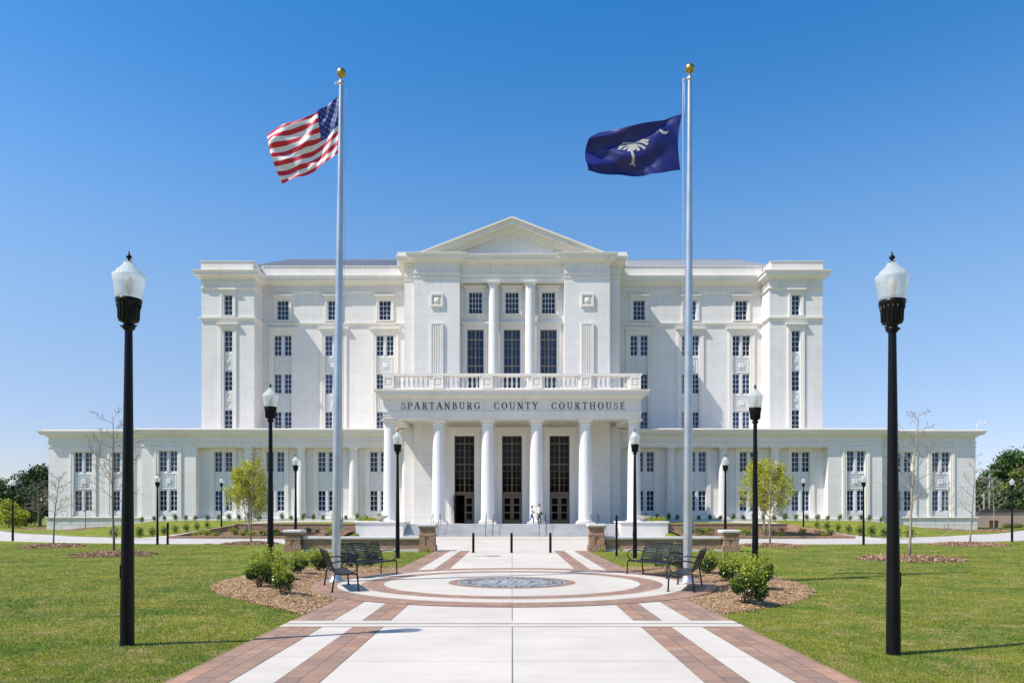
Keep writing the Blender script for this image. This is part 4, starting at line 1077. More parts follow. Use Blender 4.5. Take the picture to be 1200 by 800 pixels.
# ------------------------------------------------------------------ brick walls and piers
def make_wall(s,label):
    t=thing('brick_wall',label,'garden wall',(s*7.7,38.2,-.02),0,'brick garden walls flanking the path')
    xi,xo=s*4.75,s*10.75; ox,oy,oz=t.location
    a,b=sorted((xi,xo))
    def bl(mb,name,m): mb.v=[(x-ox,y-oy,z-oz) for x,y,z in mb.v]; return mb.build(name,M[m],t)
    w=MB(); w.box(a,b,38.15,38.55,-.1,.60); bl(w,'wall','brick')
    w=MB(); w.box(a,b,38.09,38.15,-.1,.07); w.box(a,b,38.10,38.15,.073,.10); bl(w,'plinth','cap')
    w=MB(); w.bbox(a+.002,b-.002,38.05,38.65,.60,.74,.03); bl(w,'coping','cap')
    for x,h in ((s*4.34,1.24),(s*11.2,.93)):
        p=MB(); hw=.38; y0=37.92;y1=38.68
        p.box(x-hw,x+hw,y0,y1,-.1,h)
        p.box(x-hw-.06,x+hw+.06,y0-.06,y1+.06,-.1,.30); p.box(x-hw-.04,x+hw+.04,y0-.04,y1+.04,h*.62,h*.62+.09)
        p.box(x-hw,x-.1,y0-.03,y0+.01,.303,h*.62-.003); p.box(x+.1,x+hw,y0-.03,y0+.01,.303,h*.62-.003)
        p.box(x-hw-.05,x+hw+.05,y0-.05,y1+.05,h-.07,h-.003)
        o=bl(p,'pier','brick')
        c=MB(); c.bbox(x-hw-.1,x+hw+.1,y0-.1,y1+.1,h,h+.16,.05); c.v=[(xx-ox,yy-oy,zz-oz) for xx,yy,zz in c.v]; co=c.build('pier_cap',M['cap']); co.parent=o
    return t
make_wall(-1,'low red brown brick wall with pale coping and two piers, left of the path'); make_wall(1,'low red brown brick wall with pale coping and two piers, right of the path')
# ------------------------------------------------------------------ white planters with bowls beside the steps
bw=None
for s,side in ((-1,'left'),(1,'right')):
    t=thing('planter_wall','long white rendered planter block '+side+' of the entrance steps','planter',(s*11.2,64.3,0),0,'white planter blocks')
    p=MB(); p.bbox(-2.02,2.02,-1.55,2.2,-.1,1.12,.03); p.build('body',M['planter'],t)
    p=MB(); p.bbox(-2.1,2.1,-1.63,2.2,1.122,1.27,.03); p.build('coping',M['planter'],t)
    b=thing('planter_bowl','shallow buff stone bowl on the white planter block '+side+' of the steps','bowl',(s*11.25,63.6,1.27),0,'stone bowls on the white blocks') if bw is None else dup(bw,(s*11.25,63.6,1.27),label='shallow buff stone bowl on the white planter block '+side+' of the steps')
    if bw is None:
        p=MB(); p.lathe([(.34,0),(.34,.05),(.22,.09),(.2,.14),(.36,.24),(.55,.36),(.64,.45),(.65,.5),(.60,.5),(.5,.44)],n=32); p.build('bowl',M['bowl'],b); bw=b
# ------------------------------------------------------------------ step handrails
hr=None
for i,x in enumerate((-6.9,-2.25,2.3,6.9)):
    lab='thin black metal handrail on the entrance steps, '+('at the left column','between the left and middle doors','between the middle and right doors','at the right column')[i]
    if hr is None:
        hr=thing('step_handrail',lab,'handrail',(x,64,0),0,'handrails on the entrance steps')
        for dx in (0,.62):
            p=MB(); p.tube([(dx,1.15,1.9),(dx,.75,1.9),(dx,-1.0,.98),(dx,-1.3,.98),(dx,-1.3,.75)],.022,7); p.build('rail',M['black'],hr)
            p=MB(); p.tube([(dx,1.05,.98),(dx,1.05,1.9)],.02,6); p.build('post',M['black'],hr)
            p=MB(); p.tube([(dx,-1.05,.0),(dx,-1.05,.96)],.02,6); p.build('post',M['black'],hr)
    else: dup(hr,(x,64,0),label=lab)
# ------------------------------------------------------------------ retaining walls round the planting beds
for s,side in ((-1,'left'),(1,'right')):
    t=thing('retaining_wall','brown brick retaining wall behind the '+side+' planting bed','retaining wall',(s*18,63.1,0),0,'brick retaining walls')
    a,b=sorted((s*13.3-s*18,s*23.4-s*18))
    p=MB(); p.box(a,b,-.15,.18,-.2,1.02); p.build('wall',M['brick'],t)
    p=MB(); p.box(a-.02,b+.02,-.19,.22,1.022,1.09); p.build('coping',M['brick'],t)
    p=MB(); A=Vector((s*23.4-s*18,0)); B=Vector((s*26.3-s*18,-5.3)); d=(B-A).normalized(); nn=Vector((-d.y,d.x))*.14
    za,zb=1.02,.22
    c=[A-nn,B-nn,B+nn,A+nn]; vs=[(v.x,v.y,-.25) for v in c]+[(c[0].x,c[0].y,za),(c[1].x,c[1].y,zb),(c[2].x,c[2].y,zb),(c[3].x,c[3].y,za)]
    p.add(vs,[(0,1,5,4),(1,2,6,5),(2,3,7,6),(3,0,4,7),(4,5,6,7)]); p.build('ramp_wall',M['brick'],t)
    t=thing('bed_edging','low brick edging along the front of the '+side+' planting bed','edging',(s*20,57.6,0),0,'brick edgings')
    p=MB(); a,b=sorted((s*14.0-s*20,s*26.6-s*20)); p.box(a,b,-.12,.12,-.15,.20); p.build('wall',M['brick'],t)
    mb=MB(); mb.smooth=True; n=16
    xs=[lerp(13.4,26.2,k/n) for k in range(n+1)]; ys=[lerp(57.75,62.9,k/8) for k in range(9)]
    vs=[(s*min(x,26.3-max(0,(y-57.8))*.55),y,.09+.45*((y-57.75)/5.2)+.05*noise.noise((x,y,s))) for y in ys for x in xs]
    fs=[(j*(n+1)+i,j*(n+1)+i+1,(j+1)*(n+1)+i+1,(j+1)*(n+1)+i) for j in range(8) for i in range(n)]
    if s<0: fs=[f[::-1] for f in fs]
    mb.add(vs,fs); tag(mb.build('planting_bed',M['mulchfar']),'mulched planting bed between walkway and brick retaining wall, on the '+side,'planting bed',None,'stuff')
# ------------------------------------------------------------------ leaves and shrubs
def leafcloud(name,pts,size,mats,mi,seed,parent=None,asp=.55,up=.2):
    r=np.random.default_rng(seed); P=np.asarray(pts,dtype=float); n=len(P)
    if n==0: P=np.zeros((1,3)); n=1; mi=[0]
    a=r.normal(size=(n,3)); a[:,2]+=up; a/=np.linalg.norm(a,axis=1)[:,None]
    b=np.cross(a,r.normal(size=(n,3))); b/=np.linalg.norm(b,axis=1)[:,None]
    s=(size*(.6+.8*r.random(n)))[:,None] if np.isscalar(size) else np.asarray(size)[:,None]
    V=np.stack([P-a*s,P+b*s*asp*.9,P+a*s,P-b*s*asp*.9],axis=1)
    nrm=np.cross(a,b); V[:,1]+=nrm*s*.15; V[:,3]+=nrm*s*.15
    return np_mesh(name,V.reshape(-1,3),4,mats,mi,parent)
def shell_pts(r,n,R_,squash=1,fill=.55):
    d=r.normal(size=(n,3)); d/=np.linalg.norm(d,axis=1)[:,None]
    rad=R_*(fill+(1-fill)*r.random(n))[:,None]; p=d*rad; p[:,2]*=squash; return p
def make_shrub(seed,Rr,H,n,leaf,label,new=.5,lab_cat='shrub',name='holly_bush'):
    r=np.random.default_rng(seed); t=thing(name,label,lab_cat)
    pts=[];mi=[]
    cl=[(0,0,H*.45,Rr*.8)]
    for k in range(9): 
        a=r.random()*2*PI; cl.append((Rr*.6*math.cos(a),Rr*.6*math.sin(a),H*(.25+.5*r.random()),Rr*(.3+.2*r.random())))
    tips=[]
    for c in cl:
        m=int(n/len(cl)*(1.6 if c[3]>Rr*.7 else .93)); p=shell_pts(r,m,c[3],H/(2*Rr)*1.05,.5)+np.array(c[:3]); pts.append(p)
    # upright new shoots
    for k in range(26):
        a=r.random()*2*PI; q=Rr*.85*math.sqrt(r.random()); z=H*(.62+.28*r.random()); ln=.08+.12*r.random()
        m=14; s=r.random(m); p=np.stack([q*math.cos(a)*(1+.1*s)+r.normal(size=m)*.018,q*math.sin(a)*(1+.1*s)+r.normal(size=m)*.018,z+s*ln*1.6],1); tips.append(p)
    A=np.concatenate(pts); B=np.concatenate(tips); A[:,2]=np.maximum(A[:,2],.03)
    topn=(A[:,2]/H+.25*r.normal(size=len(A)))
    mi=np.where(topn>1.0-.42*new,2,np.where(r.random(len(A))<.22,1,0))
    P=np.concatenate([A,B]); mi=np.concatenate([mi,np.where(r.random(len(B))<.8,2,1)])
    leafcloud('foliage',P,leaf,[M['leafdark'],M['leafmid'],M['leafnew']],mi,seed+1,t)
    st=MB()
    for k in range(7):
        a=2*PI*k/7; st.tube([(.03*math.cos(a),.03*math.sin(a),-.03),(Rr*.35*math.cos(a),Rr*.35*math.sin(a),H*.4),(Rr*.55*math.cos(a+.3),Rr*.55*math.sin(a+.3),H*.75)],[.012,.009,.004],5)
    st.build('stem',M['bark'],t); return t
sh1=make_shrub(11,.38,.78,3000,.027,'',.95); sh2=make_shrub(23,.30,.68,1900,.027,'',1.05); sh3=make_shrub(31,.31,.62,2400,.027,'',.75)
SG='holly bushes in the mulch beds round the benches'
def gz(x,y): return bed_z(1 if x>0 else -1,-abs(x),y) if in_poly(-abs(x),y,BED) else tz(x,y)
SHR=[(sh1,304,690.5,'largest bushy holly at the left of the left mulch bed'),(sh2,332,698.5,'narrow yellow green holly in front in the left mulch bed'),(sh3,351,673.5,'dark rounded holly behind the front pair in the left mulch bed'),(sh1,322,679.5,'yellow green holly at the foot of the lamp in the left mulch bed'),
 (sh3,373,669.5,'holly close behind the near bench in the left mulch bed'),(sh2,411,665.0,'holly seen through the far bench slats in the left mulch bed, left of two'),(sh2,434,663.5,'holly seen through the far bench slats in the left mulch bed, right of two'),
 (sh1,876,703.0,'largest yellow green holly at the front of the right mulch bed'),(sh1,888,689.0,'bushy holly before the lamp in the right mulch bed'),(sh3,856,678.5,'dark holly behind the front pair in the right mulch bed'),(sh3,830,671.5,'holly right of the near bench in the right mulch bed'),(sh2,769,664.5,'holly seen under the far bench in the right mulch bed, left of two'),(sh2,795,667,'holly seen beside the right flagpole under the far bench')]
used=set()
for i,(src,px,py,lab) in enumerate(SHR):
    D=EYE*F/(py-602)*.965; x=pxx(px,D)
    o=src if src.name not in used else dup(src,(0,0,0)); used.add(src.name)
    o.location=(x,D,gz(x,D)); o.rotation_euler=(0,0,1.7*i); o.scale=(rng.uniform(.92,1.08),)*3; tag(o,lab,'bush',SG)
    if px==876: o.scale=(1.08,1.08,1.2)
# young shrubs along the building and ramp
def make_young(seed,Rr,H,n,leaf,mats,name):
    r=np.random.default_rng(seed); t=thing(name,'','shrub'); p=shell_pts(r,n,1,1,.2)*np.array([Rr,Rr,H*.5])+np.array([0,0,H*.53]); p[:,2]+=r.normal(size=n)*.03
    k=r.random(n); mi=np.where(k<.4,0,np.where(k<.75,1,2)); leafcloud('foliage',p,leaf,mats,mi,seed+3,t)
    st=MB(); st.tube([(0,0,-.05),(0,0,H*.5)],[.02,.008],5); st.build('stem',M['bark'],t); return t
yo=make_young(51,.27,.72,330,.05,[M['leafdark'],M['leafmid'],M['leafnew']],'young_shrub'); yo2=make_young(57,.36,.9,420,.055,[M['leafdark'],M['leafmid'],M['leafnew']],'young_shrub'); 
ORD='first second third fourth fifth sixth seventh eighth ninth tenth eleventh twelfth thirteenth fourteenth fifteenth sixteenth seventeenth eighteenth nineteenth twentieth twenty-first twenty-second twenty-third twenty-fourth'.split()
first=True
for s,side in ((-1,'left'),(1,'right')):
    for k in range(24):
        x=s*(36.3-1.05*k+rng.uniform(-.12,.12)); y=72.9+rng.uniform(-.1,.1)
        o=yo if first else dup(yo,(0,0,0)); first=False
        o.location=(x,y,tz(x,y)-.02); o.rotation_euler=(0,0,rng.uniform(0,6)); o.scale=(rng.uniform(.85,1.15),)*2+(rng.uniform(.8,1.2),); tag(o,'small green shrub, '+ORD[k]+' from the outer end of the row along the '+side+' low wing','shrub','small shrubs in a row before the '+side+' low wing')
fx=True
for s,side in ((-1,'left'),(1,'right')):
    for k in range(9):
        f_=k/8; x=s*lerp(30.3,26.9,f_); y=lerp(56.5,65.5,f_)
        o=yo2 if fx else dup(yo2,(0,0,0)); fx=False
        o.location=(x,y,tz(x,y)-.02); o.rotation_euler=(0,0,rng.uniform(0,6)); sc=lerp(1.15,.75,f_)*rng.uniform(.9,1.1); o.scale=(sc,sc,sc); tag(o,'green shrub, '+ORD[k]+' from the front of the row beside the '+side+' entrance ramp','shrub','shrubs in a row beside the '+side+' ramp')
by=make_young(61,.36,.5,260,.05,[M['leafnew'],M['leafspring'],M['leafmid']],'bed_plant'); by2=make_young(63,.32,.5,260,.05,[M['leafdark'],M['leafmid'],M['leafolive']],'bed_plant'); lb=make_young(65,.34,.42,260,.04,[M['leafbrown'],M['leafolive'],M['leafspring']],'bed_plant')
uq=set()
for s,side in ((-1,'left'),(1,'right')):
    for k in range(34):
        src=rng.choice([by,by,by2,lb]); row=k%3; x=s*rng.uniform(14.0,25.0-row*1.0); y=58.3+row*1.35+rng.uniform(-.25,.25)
        o=src if src.name not in uq else dup(src,(0,0,0)); uq.add(src.name)
        kind={by.name:'yellow green',by2.name:'dark green',lb.name:'brownish olive'}[src.name]
        o.location=(x,y,.06+.45*((y-57.75)/5.2)); o.rotation_euler=(0,0,rng.uniform(0,6)); o.scale=(rng.uniform(.7,1.25),)*3
        tag(o,'low '+kind+' plant in the mulched bed before the '+side+' retaining wall','plant','low '+kind+' plants in the '+side+' bed')
    for k in range(4):
        o=dup(by,(s*(12.0+.42*k),64.9,1.2)); o.scale=(.8,.8,1); tag(o,'low leafy plant on the '+side+' white planter block, '+ORD[k]+' from the steps side','plant','plants on the '+side+' planter block')
    for k in range(6):
        x=s*(4.5+1.15*k+rng.uniform(-.2,.2)); o=dup(by,(x,37.72,-.02)); o.scale=(.42,)*3; tag(o,'tiny green sprout, '+ORD[k]+' from the path at the foot of the '+side+' brick wall','plant','sprouts along the '+side+' brick wall')
# ------------------------------------------------------------------ trees
def grow(mb,p,d,ln,r,depth,P,tips,rn):
    n=P['seg']; pts=[Vector(p)]; rad=[r]; d=Vector(d).normalized()
    for k in range(n):
        wb=P['wob']*(P.get('straight',1) if depth==0 else 1)
        d=(d+Vector((rn.gauss(0,1),rn.gauss(0,1),rn.gauss(0,1)+P['lift']*(3 if depth==0 else 1)))*wb).normalized()
        pts.append(pts[-1]+d*ln/n); rad.append(max(P['rmin'],r*(1-.8*(k+1)/n)))
    (P['tr'] if depth==0 and P.get('tr') else mb).tube(pts,rad,8 if depth==0 else (4 if depth==1 else 3),True)
    if depth>=P['depth']: 
        tips.append((pts[-1],d)); tips.append((pts[len(pts)//2],d)); return
    nb=P['nb'][depth]
    for k in range(nb):
        f=lerp(P['f0'][depth],1.0,(k+.5+rn.uniform(-.3,.3))/nb); f=min(.98,f); i=min(int(f*n),n-1); q=pts[i].lerp(pts[i+1],f*n-i)
        dm=(pts[i+1]-pts[i]).normalized(); az=2.4*k+rn.uniform(-.5,.5)+P.get('az',0); a=dm.orthogonal().normalized(); b=dm.cross(a)
        side=a*math.cos(az)+b*math.sin(az); ang=R(P['ang'][depth]*rn.uniform(.8,1.2)); nd=dm*math.cos(ang)+side*math.sin(ang)
        sh=P['shape'](f) if depth==0 else (1.05-.6*f)
        grow(mb,q,nd,ln*P['lr'][depth]*sh*rn.uniform(.75,1.2),max(P['rmin'],rad[i]*.5),depth+1,P,tips,rn)
def bare_tree(x,y,h,r,seed,label,spread=.5,clear=.3,m='bark',name='bare_tree',group='young bare trees on the lawns',z=None,nb=(17,6,3)):
    rn=random.Random(seed); zz=tz(x,y) if z is None else z; t=thing(name,label,'tree',(x,y,zz),0,group); mb=MB(); tips=[]
    tr=MB(); P=dict(tr=tr,straight=.35,seg=7,wob=.055,lift=.55,rmin=.0065,depth=2 if nb[2]==0 else 3,nb=nb,f0=(clear,.25,.3),ang=(62,42,38),lr=(spread,.48,.5),shape=lambda f:max(.22,1.12-.85*f)*(1 if f>clear+.05 else .85))
    # trunk then crown: the same skeleton, trunk drawn to the first fork
    grow(mb,(0,0,-.1),(rn.uniform(-.02,.02),rn.uniform(-.02,.02),1),h,r,0,P,tips,rn)
    tr.tube([(0,0,-.1),(0,0,.12)],[r*1.4,r*1.02],8); tr.build('trunk',M[m],t); mb.build('branches',M[m],t)
    return t
def mulch_ring(x,y,rad,label,m='mulchfar'):
    mb=MB(); mb.smooth=True; n=26; vs=[(0,0,.13)]
    for k,(f,z) in enumerate(((.3,.12),(.6,.1),(.85,.05),(1.0,-.03))):
        for i in range(n):
            a=2*PI*i/n; rr=rad*f*(1+.10*noise.noise((math.cos(a)*1.5+x,math.sin(a)*1.5+y,k*.2))); X=rr*math.cos(a); Y=rr*math.sin(a); vs.append((X,Y,tz(x+X,y+Y)-tz(x,y)+z+.03*noise.noise((X*3+x,Y*3,2))))
    fs=[(0,1+i,1+(i+1)%n) for i in range(n)]
    for k in range(3): fs+=[(1+k*n+i,1+(k+1)*n+i,1+(k+1)*n+(i+1)%n,1+k*n+(i+1)%n) for i in range(n)]
    mb.add(vs,fs); o=mb.build('mulch_ring',M[m]); o.location=(x,y,tz(x,y)); tag(o,label,'mulch',None,'stuff')
    r=np.random.default_rng(int(abs(x*10))); V=[]
    for k in range(2600 if y<50 else 700):
        a=r.random()*2*PI; f=math.sqrt(r.random())*1.06; X=rad*f*math.cos(a); Y=rad*f*math.sin(a); zz=tz(x+X,y+Y)-tz(x,y)+.13*(1-f**2.2)+.02+.05*r.random(); b=r.random()*PI; l=.02+.035*r.random(); w=.008+.01*r.random(); u=Vector((math.cos(b)*l,math.sin(b)*l,r.normal()*.02)); q=Vector((-math.sin(b)*w,math.cos(b)*w,r.normal()*.01)); c=Vector((X,Y,zz)); V+=[c-u-q,c+u-q,c+u+q,c-u+q]
    np_mesh('bark_chips',[tuple(v) for v in V],4,[M['chip3'],M['chip'],M['chip2']],np.searchsorted([.62,.94],r.random(len(V)//4)),o)
def at(px,D): return pxx(px,D)
BT=[(134,34.5,6.55,.06,'tallest bare young tree on the left lawn beside the near lamp',.40,.36,1.75,'bark'),(62.5,43.5,4.3,.05,'bare young tree on the left lawn before the building corner',.42,.33,1.7,'bark'),
 (100,70.5,4.5,.045,'thin bare sapling before the left end window',.34,.35,1.9,'bark'),(45,78,5.0,.055,'bare tree beside the dark evergreen at the left corner of the building',.6,.3,2.0,'bark'),
 (1066,31.2,6.3,.065,'tallest bare young tree on the right lawn beside the near lamp',.36,.33,2.0,'palebark'),(1136.5,46,5.7,.055,'bare pale sapling on the right lawn before the building corner',.26,.3,2.1,'palebark'),
 (1111,71,4.8,.045,'thin bare sapling before the right end window',.34,.35,1.9,'palebark'),(1164.5,70,5.0,.05,'bare sapling in front of the tan wall on the right',.40,.35,1.8,'palebark'),
 (294,47.2,6.5,.05,'thin bare sapling standing in front of the left yellow green tree',.20,.4,1.7,'bark'),(902.5,44.2,6.1,.06,'pale bare sapling standing in front of the right yellow green tree',.20,.4,1.9,'palebark')]
for i,(px,D,h,r,lab,spr,cl,mr,m) in enumerate(BT):
    x=at(px,D); bare_tree(x,D,h,r,100+i,lab,spr,cl,m,nb=(19 if i<9 else 17,6,3 if D<60 else 2)); mulch_ring(x,D,mr,'ring of bark mulch round the foot of the '+lab.replace(' standing',''))
# guy lines of two saplings
for px,D,dx in ((62.5,43.5,-2.0),(1136.5,46,-2.6)):
    x=at(px,D); o=MB(); o.tube([(0,0,1.5),(dx,.3,.02)],.008,4); q=o.build('guy_line',M['rope'],None); q.location=(x,D,tz(x,D)); tag(q,'thin guy line staying the bare sapling before the '+('left' if px<600 else 'right')+' building corner','guy line')
def leafy_tree(px,D,seed,label,h,w,z):
    x=at(px,D); rn=random.Random(seed); t=thing('spring_tree',label,'tree',(x,D,z),0,'yellow green spring trees'); mb=MB(); tips=[]
    P=dict(seg=6,wob=.06,lift=.9,rmin=.006,depth=2,nb=(12,7),f0=(.22,.2),ang=(42,36),lr=(.5,.5),shape=lambda f:max(.35,1.15-.75*f))
    for k in range(4):
        a=2*PI*k/4+.4; grow(mb,(.1*math.cos(a),.1*math.sin(a),-.1),(.17*math.cos(a),.17*math.sin(a),1),h*.93*rn.uniform(.85,1),.05,0,P,tips,rn)
    mb.build('trunk',M['palebark'],t); r=np.random.default_rng(seed); pts=[]
    for p,d in tips:
        m=20; q=np.array(p)[None,:]+r.normal(size=(m,3))*np.array([.13,.13,.17]); pts.append(q)
    Q=np.concatenate(pts); ax=np.hypot(Q[:,0],Q[:,1]); zz=Q[:,2]/h
    keep=(ax<w*.5*np.clip(1.25-.85*np.abs(zz-.5)*1.2,.3,1.1))&(zz>.2)&(r.random(len(Q))<.92); Q=Q[keep]
    k=r.random(len(Q)); mi=np.where(k<.68,0,np.where(k<.9,1,2)); leafcloud('crown',Q,.075,[M['leafspring'],M['leafnew'],M['leafolive']],mi,seed,t); return t
leafy_tree(291,58.6,5,'small multi stemmed tree in yellow green spring leaf on the left',5.9,3.6,.1)
leafy_tree(898,58.6,9,'small multi stemmed tree in yellow green spring leaf on the right',5.9,4.3,.1)
def big_tree(x,y,h,w,seed,label,mats,n,leaf,name,group,low=.02,lobes=34,trunk='bark',dens=None,z=None):
    r=np.random.default_rng(seed); z0=(tz(x,y) if z is None else z); t=thing(name,label,'tree',(x,y,z0),0,group); pts=[];mi=[]
    tr=MB(); tr.tube([(0,0,-.3),(.05,0,h*.35),(.0,.1,h*.7)],[h*.028,h*.02,h*.008],7)
    for k in range(lobes):
        f=r.random()**.8; zz=h*lerp(low+.1,.93,f); env=math.sin(PI*min(1,max(.08,(f*.86+.14))))**.6; a=r.random()*2*PI; q=w*.5*env*math.sqrt(r.random())*.85
        c=np.array([q*math.cos(a),q*math.sin(a),zz]); rr=w*(.10+.11*r.random()); m=int(n/lobes)
        p=shell_pts(r,m,rr,.8,.45)+c; p+=r.normal(size=p.shape)*rr*.12; p[:,2]=np.maximum(p[:,2],h*low+.05); pts.append(p)
        b=r.random(); mi.append(np.where(r.random(m)<.25+.5*b,1,0) if len(mats)==2 else np.where(r.random(m)<.2+.25*b,2,np.where(r.random(m)<.5,1,0)))
        if k%3==0: tr.tube([(0,0,h*.3*f+.2*h),tuple(c*.6+np.array([0,0,h*.12])),tuple(c)],[h*.009,h*.006,h*.002],4)
    tr.build('trunk',M[trunk],t); leafcloud('crown',np.concatenate(pts),leaf,mats,np.concatenate(mi),seed+2,t,.7); return t
DK=[M['leaffar'],M['leaffar'],M['leafmid']]; GR=[M['leaffar2'],M['leafmid'],M['leaffar']]; BR=[M['leafbrown'],M['leaffar2'],M['leafolive']]; YE=[M['leafspring'],M['leafnew'],M['leafmid']]
TL='trees beyond the left end of the building'; TRG='trees beyond the tan wall on the right'
for i,(px,D,h,w,lab,ms,n) in enumerate([
  (47,98,7.9,7.4,'tall dark evergreen tree beside the left corner of the building',DK,9000),(30,93,4.6,5.0,'lower dark evergreen left of the tall one at the building corner',DK,6000),
  (-6,92,6.0,6.2,'green tree cut off by the left edge of the photograph',GR,6000),(7,110,4.4,6.5,'mid green tree behind the leftmost lamp',GR,5000),(22,104,3.4,6,'light green tree low between the lamp and the dark evergreens',GR,4000)]):
    x=at(px,D); big_tree(x,D,h,w,200+i,lab,ms,n,.15,'evergreen_tree' if ms is DK else 'broadleaf_tree',TL)
x=at(10,84); big_tree(x,84,3.0,4.2,231,'yellow green flowering shrub beside the leftmost lamp',YE,3000,.1,'flowering_shrub','shrubs by the left trees',0)
for i,(px,D,h,w,lab,ms,n) in enumerate([
  (1186,140,13.0,13.5,'tallest round green tree behind the tan wall on the right',GR,15000),(1166,150,10.6,9,'green tree behind the utility pole',GR,9000),(1150,130,7.6,7,'dark tree close to the right corner of the building',DK,7000),(1208,128,10.0,10,'brownish budding tree at the right edge of the photograph',BR,9000),(1178,122,6.4,8,'brownish budding tree low behind the tan wall',BR,7000),(1196,118,5.0,8,'dark green shrubby tree just above the tan wall by the lamp',DK,6000),(1228,150,13,14,'green tree cut off by the right edge of the photograph',GR,9000),(1160,118,4.6,7,'dark shrubby tree just above the tan wall by the building',DK,5000)]):
    x=at(px,D); big_tree(x,D,h,w,240+i,lab,ms,int(n*1.5),.23,'broadleaf_tree',TRG,.06)
# distant woods (one mass)
def woods(name,label,y,x0,x1,h,n,seed,leaf,gap=None):
    r=np.random.default_rng(seed); pts=[]
    k=int((x1-x0)/5)
    for i in range(k):
        x=lerp(x0,x1,(i+r.random())/k); hh=h*(.65+.5*r.random()); yy=y+r.normal()*6
        p=shell_pts(r,n//k,1,1,.3)*np.array([4.8,3.5,hh*.55])+np.array([x,yy,hh*.5]); p[:,2]=np.maximum(p[:,2],-.3); pts.append(p)
    P=np.concatenate(pts); mi=(r.random(len(P))<.3).astype(int); o=leafcloud(name,P,leaf,[M['leaffar'],M['leaffar2']],mi,seed,None,.8); tag(o,label,'woods',None,'stuff')
woods('distant_woods','hazy line of far trees on the horizon beyond the left lawn',330,-330,-190,7.5,14000,77,.8)
woods('distant_woods','far trees on the horizon beyond the tan wall on the right',330,150,330,8,14000,78,.8)
woods('distant_woods','dark trees mirrored in the low wing windows',-95,-130,130,15,26000,79,.9)
# ------------------------------------------------------------------ tan wall, utility pole, cameras, spotlight
t=thing('tan_wall','tan pink rendered wall with dark cap beyond the right end of the building','wall',(80,88,0)); p=MB(); p.box(-27,60,0,.4,-.5,2.15); p.build('wall',M['tanwall'],t)
p=MB(); p.box(-27.1,60.1,-.12,.5,2.152,2.5); p.build('cap',M['dark'],t)
t=thing('utility_cabinet','brown utility cabinet standing before the tan wall behind the bare sapling','cabinet',(at(1164.5,86),86,-.05)); p=MB(); p.bbox(-.36,.36,-.25,.25,0,1.15,.02); p.build('body',mat('brown_steel',(.06,.04,.02),.6),t); p=MB(); p.bbox(-.4,.4,-.29,.29,1.152,1.2,.01); p.build('lid',mat('brown_lid',(.05,.035,.02),.6),t); p=MB(); p.box(-.3,-.02,-.262,-.25,.1,1.05); p.box(.02,.3,-.262,-.25,.1,1.05); p.build('door',mat('brown_door',(.08,.055,.03),.6),t)
for px in (1181,1194): 
    o=dup(yo2,(at(px,85),85,-.02)); o.scale=(2.4,1.2,1.0); tag(o,('left' if px<1190 else 'right')+' clipped bush at the foot of the tan wall','bush','clipped bushes before the tan wall')
D=112; t=thing('utility_pole','grey wooden utility pole with three crossarms above the tan wall','utility pole',(at(1159.5,D),D,0)); p=MB(); p.tube([(0,0,-.5),(0,0,8.7)],[.15,.1],8); p.build('pole',M['wood'],t)
for z,w in ((8.45,1.3),(7.3,1.0),(5.9,1.0)):
    p=MB(); p.box(-w,w,-.19,-.08,z-.07,z+.07)
    for k in range(4): p.lathe([(.05,z+.07),(.06,z+.14),(.03,z+.25)],(-w+.15+k*(2*w-.3)/3,-.135,0),8)
    p.build('crossarm',M['wood'],t)
p=MB(); p.lathe([(.16,6.5),(.16,7.1)],(.35,-.1,0),10); p.build('transformer',M['wood'],t)
t=thing('utility_pole','shorter plain grey pole left of the crossarm pole','utility pole',(at(1153,108),108,0)); p=MB(); p.tube([(0,0,-.5),(0,0,4.9)],[.14,.1],8); p.build('pole',M['wood'],t)
wm=MB()
for z in (8.7,7.5): wm.tube([(at(1159.5,D)-s_,D-.13,z-.4*math.sin(PI*min(1,max(0,(s_+40)/80)))) for s_ in (-40,-25,-10,0)][::-1],.014,4)
o=wm.build('power_line',M['dark']); tag(o,'thin power lines running right from the utility pole','cable')
cm=None
for s,side in ((-1,'left'),(1,'right')):
    x=s*46.9
    if cm is None:
        t=thing('security_camera','','security camera'); p=MB(); p.tube([(0,0,0),(0,0,.45),(-.12,0,.75),(-.4,0,.95),(-.75,0,1.0),(-.95,0,.9)],.035,7); p.build('arm',M['white'],t)
        p=MB(); p.lathe([(.04,.0),(.09,-.03),(.11,-.12),(.08,-.22),(.03,-.26)],(-.95,0,.92),12); p.build('camera_head',M['white'],t); p=MB(); p.lathe([(.12,-.06),(.12,.05)],(0,0,.03),10); p.build('base',M['white'],t); cm=t
        o=t
    else: o=dup(cm,(0,0,0))
    o.location=(x,WE-.3,10.36); o.rotation_euler=(0,0,0 if s<0 else PI); o.scale=(.85,.85,.85); tag(o,'white security camera on a curved arm at the '+side+' roof corner','camera','roof corner cameras')
t=thing('spotlight','black bullet spotlight on the mulch beside the bushes of the right bed','spotlight',(at(898.5,22.6),22.6,.06)); p=MB(); p.tube([(0,0,-.03),(0,0,.16)],.02,8); p.lathe([(.07,0),(.07,.02),(.03,.03)],n=12); p.build('stem',M['black'],t)
p=MB(); p.tube([(-.14,0,.10),(.14,0,.25),(.17,0,.266)],[.075,.085,.09],14); p.build('head',M['black'],t); p=MB(); p.tube([(.171,0,.267),(.174,0,.269)],.078,14); p.build('lens',M['glass'],t)
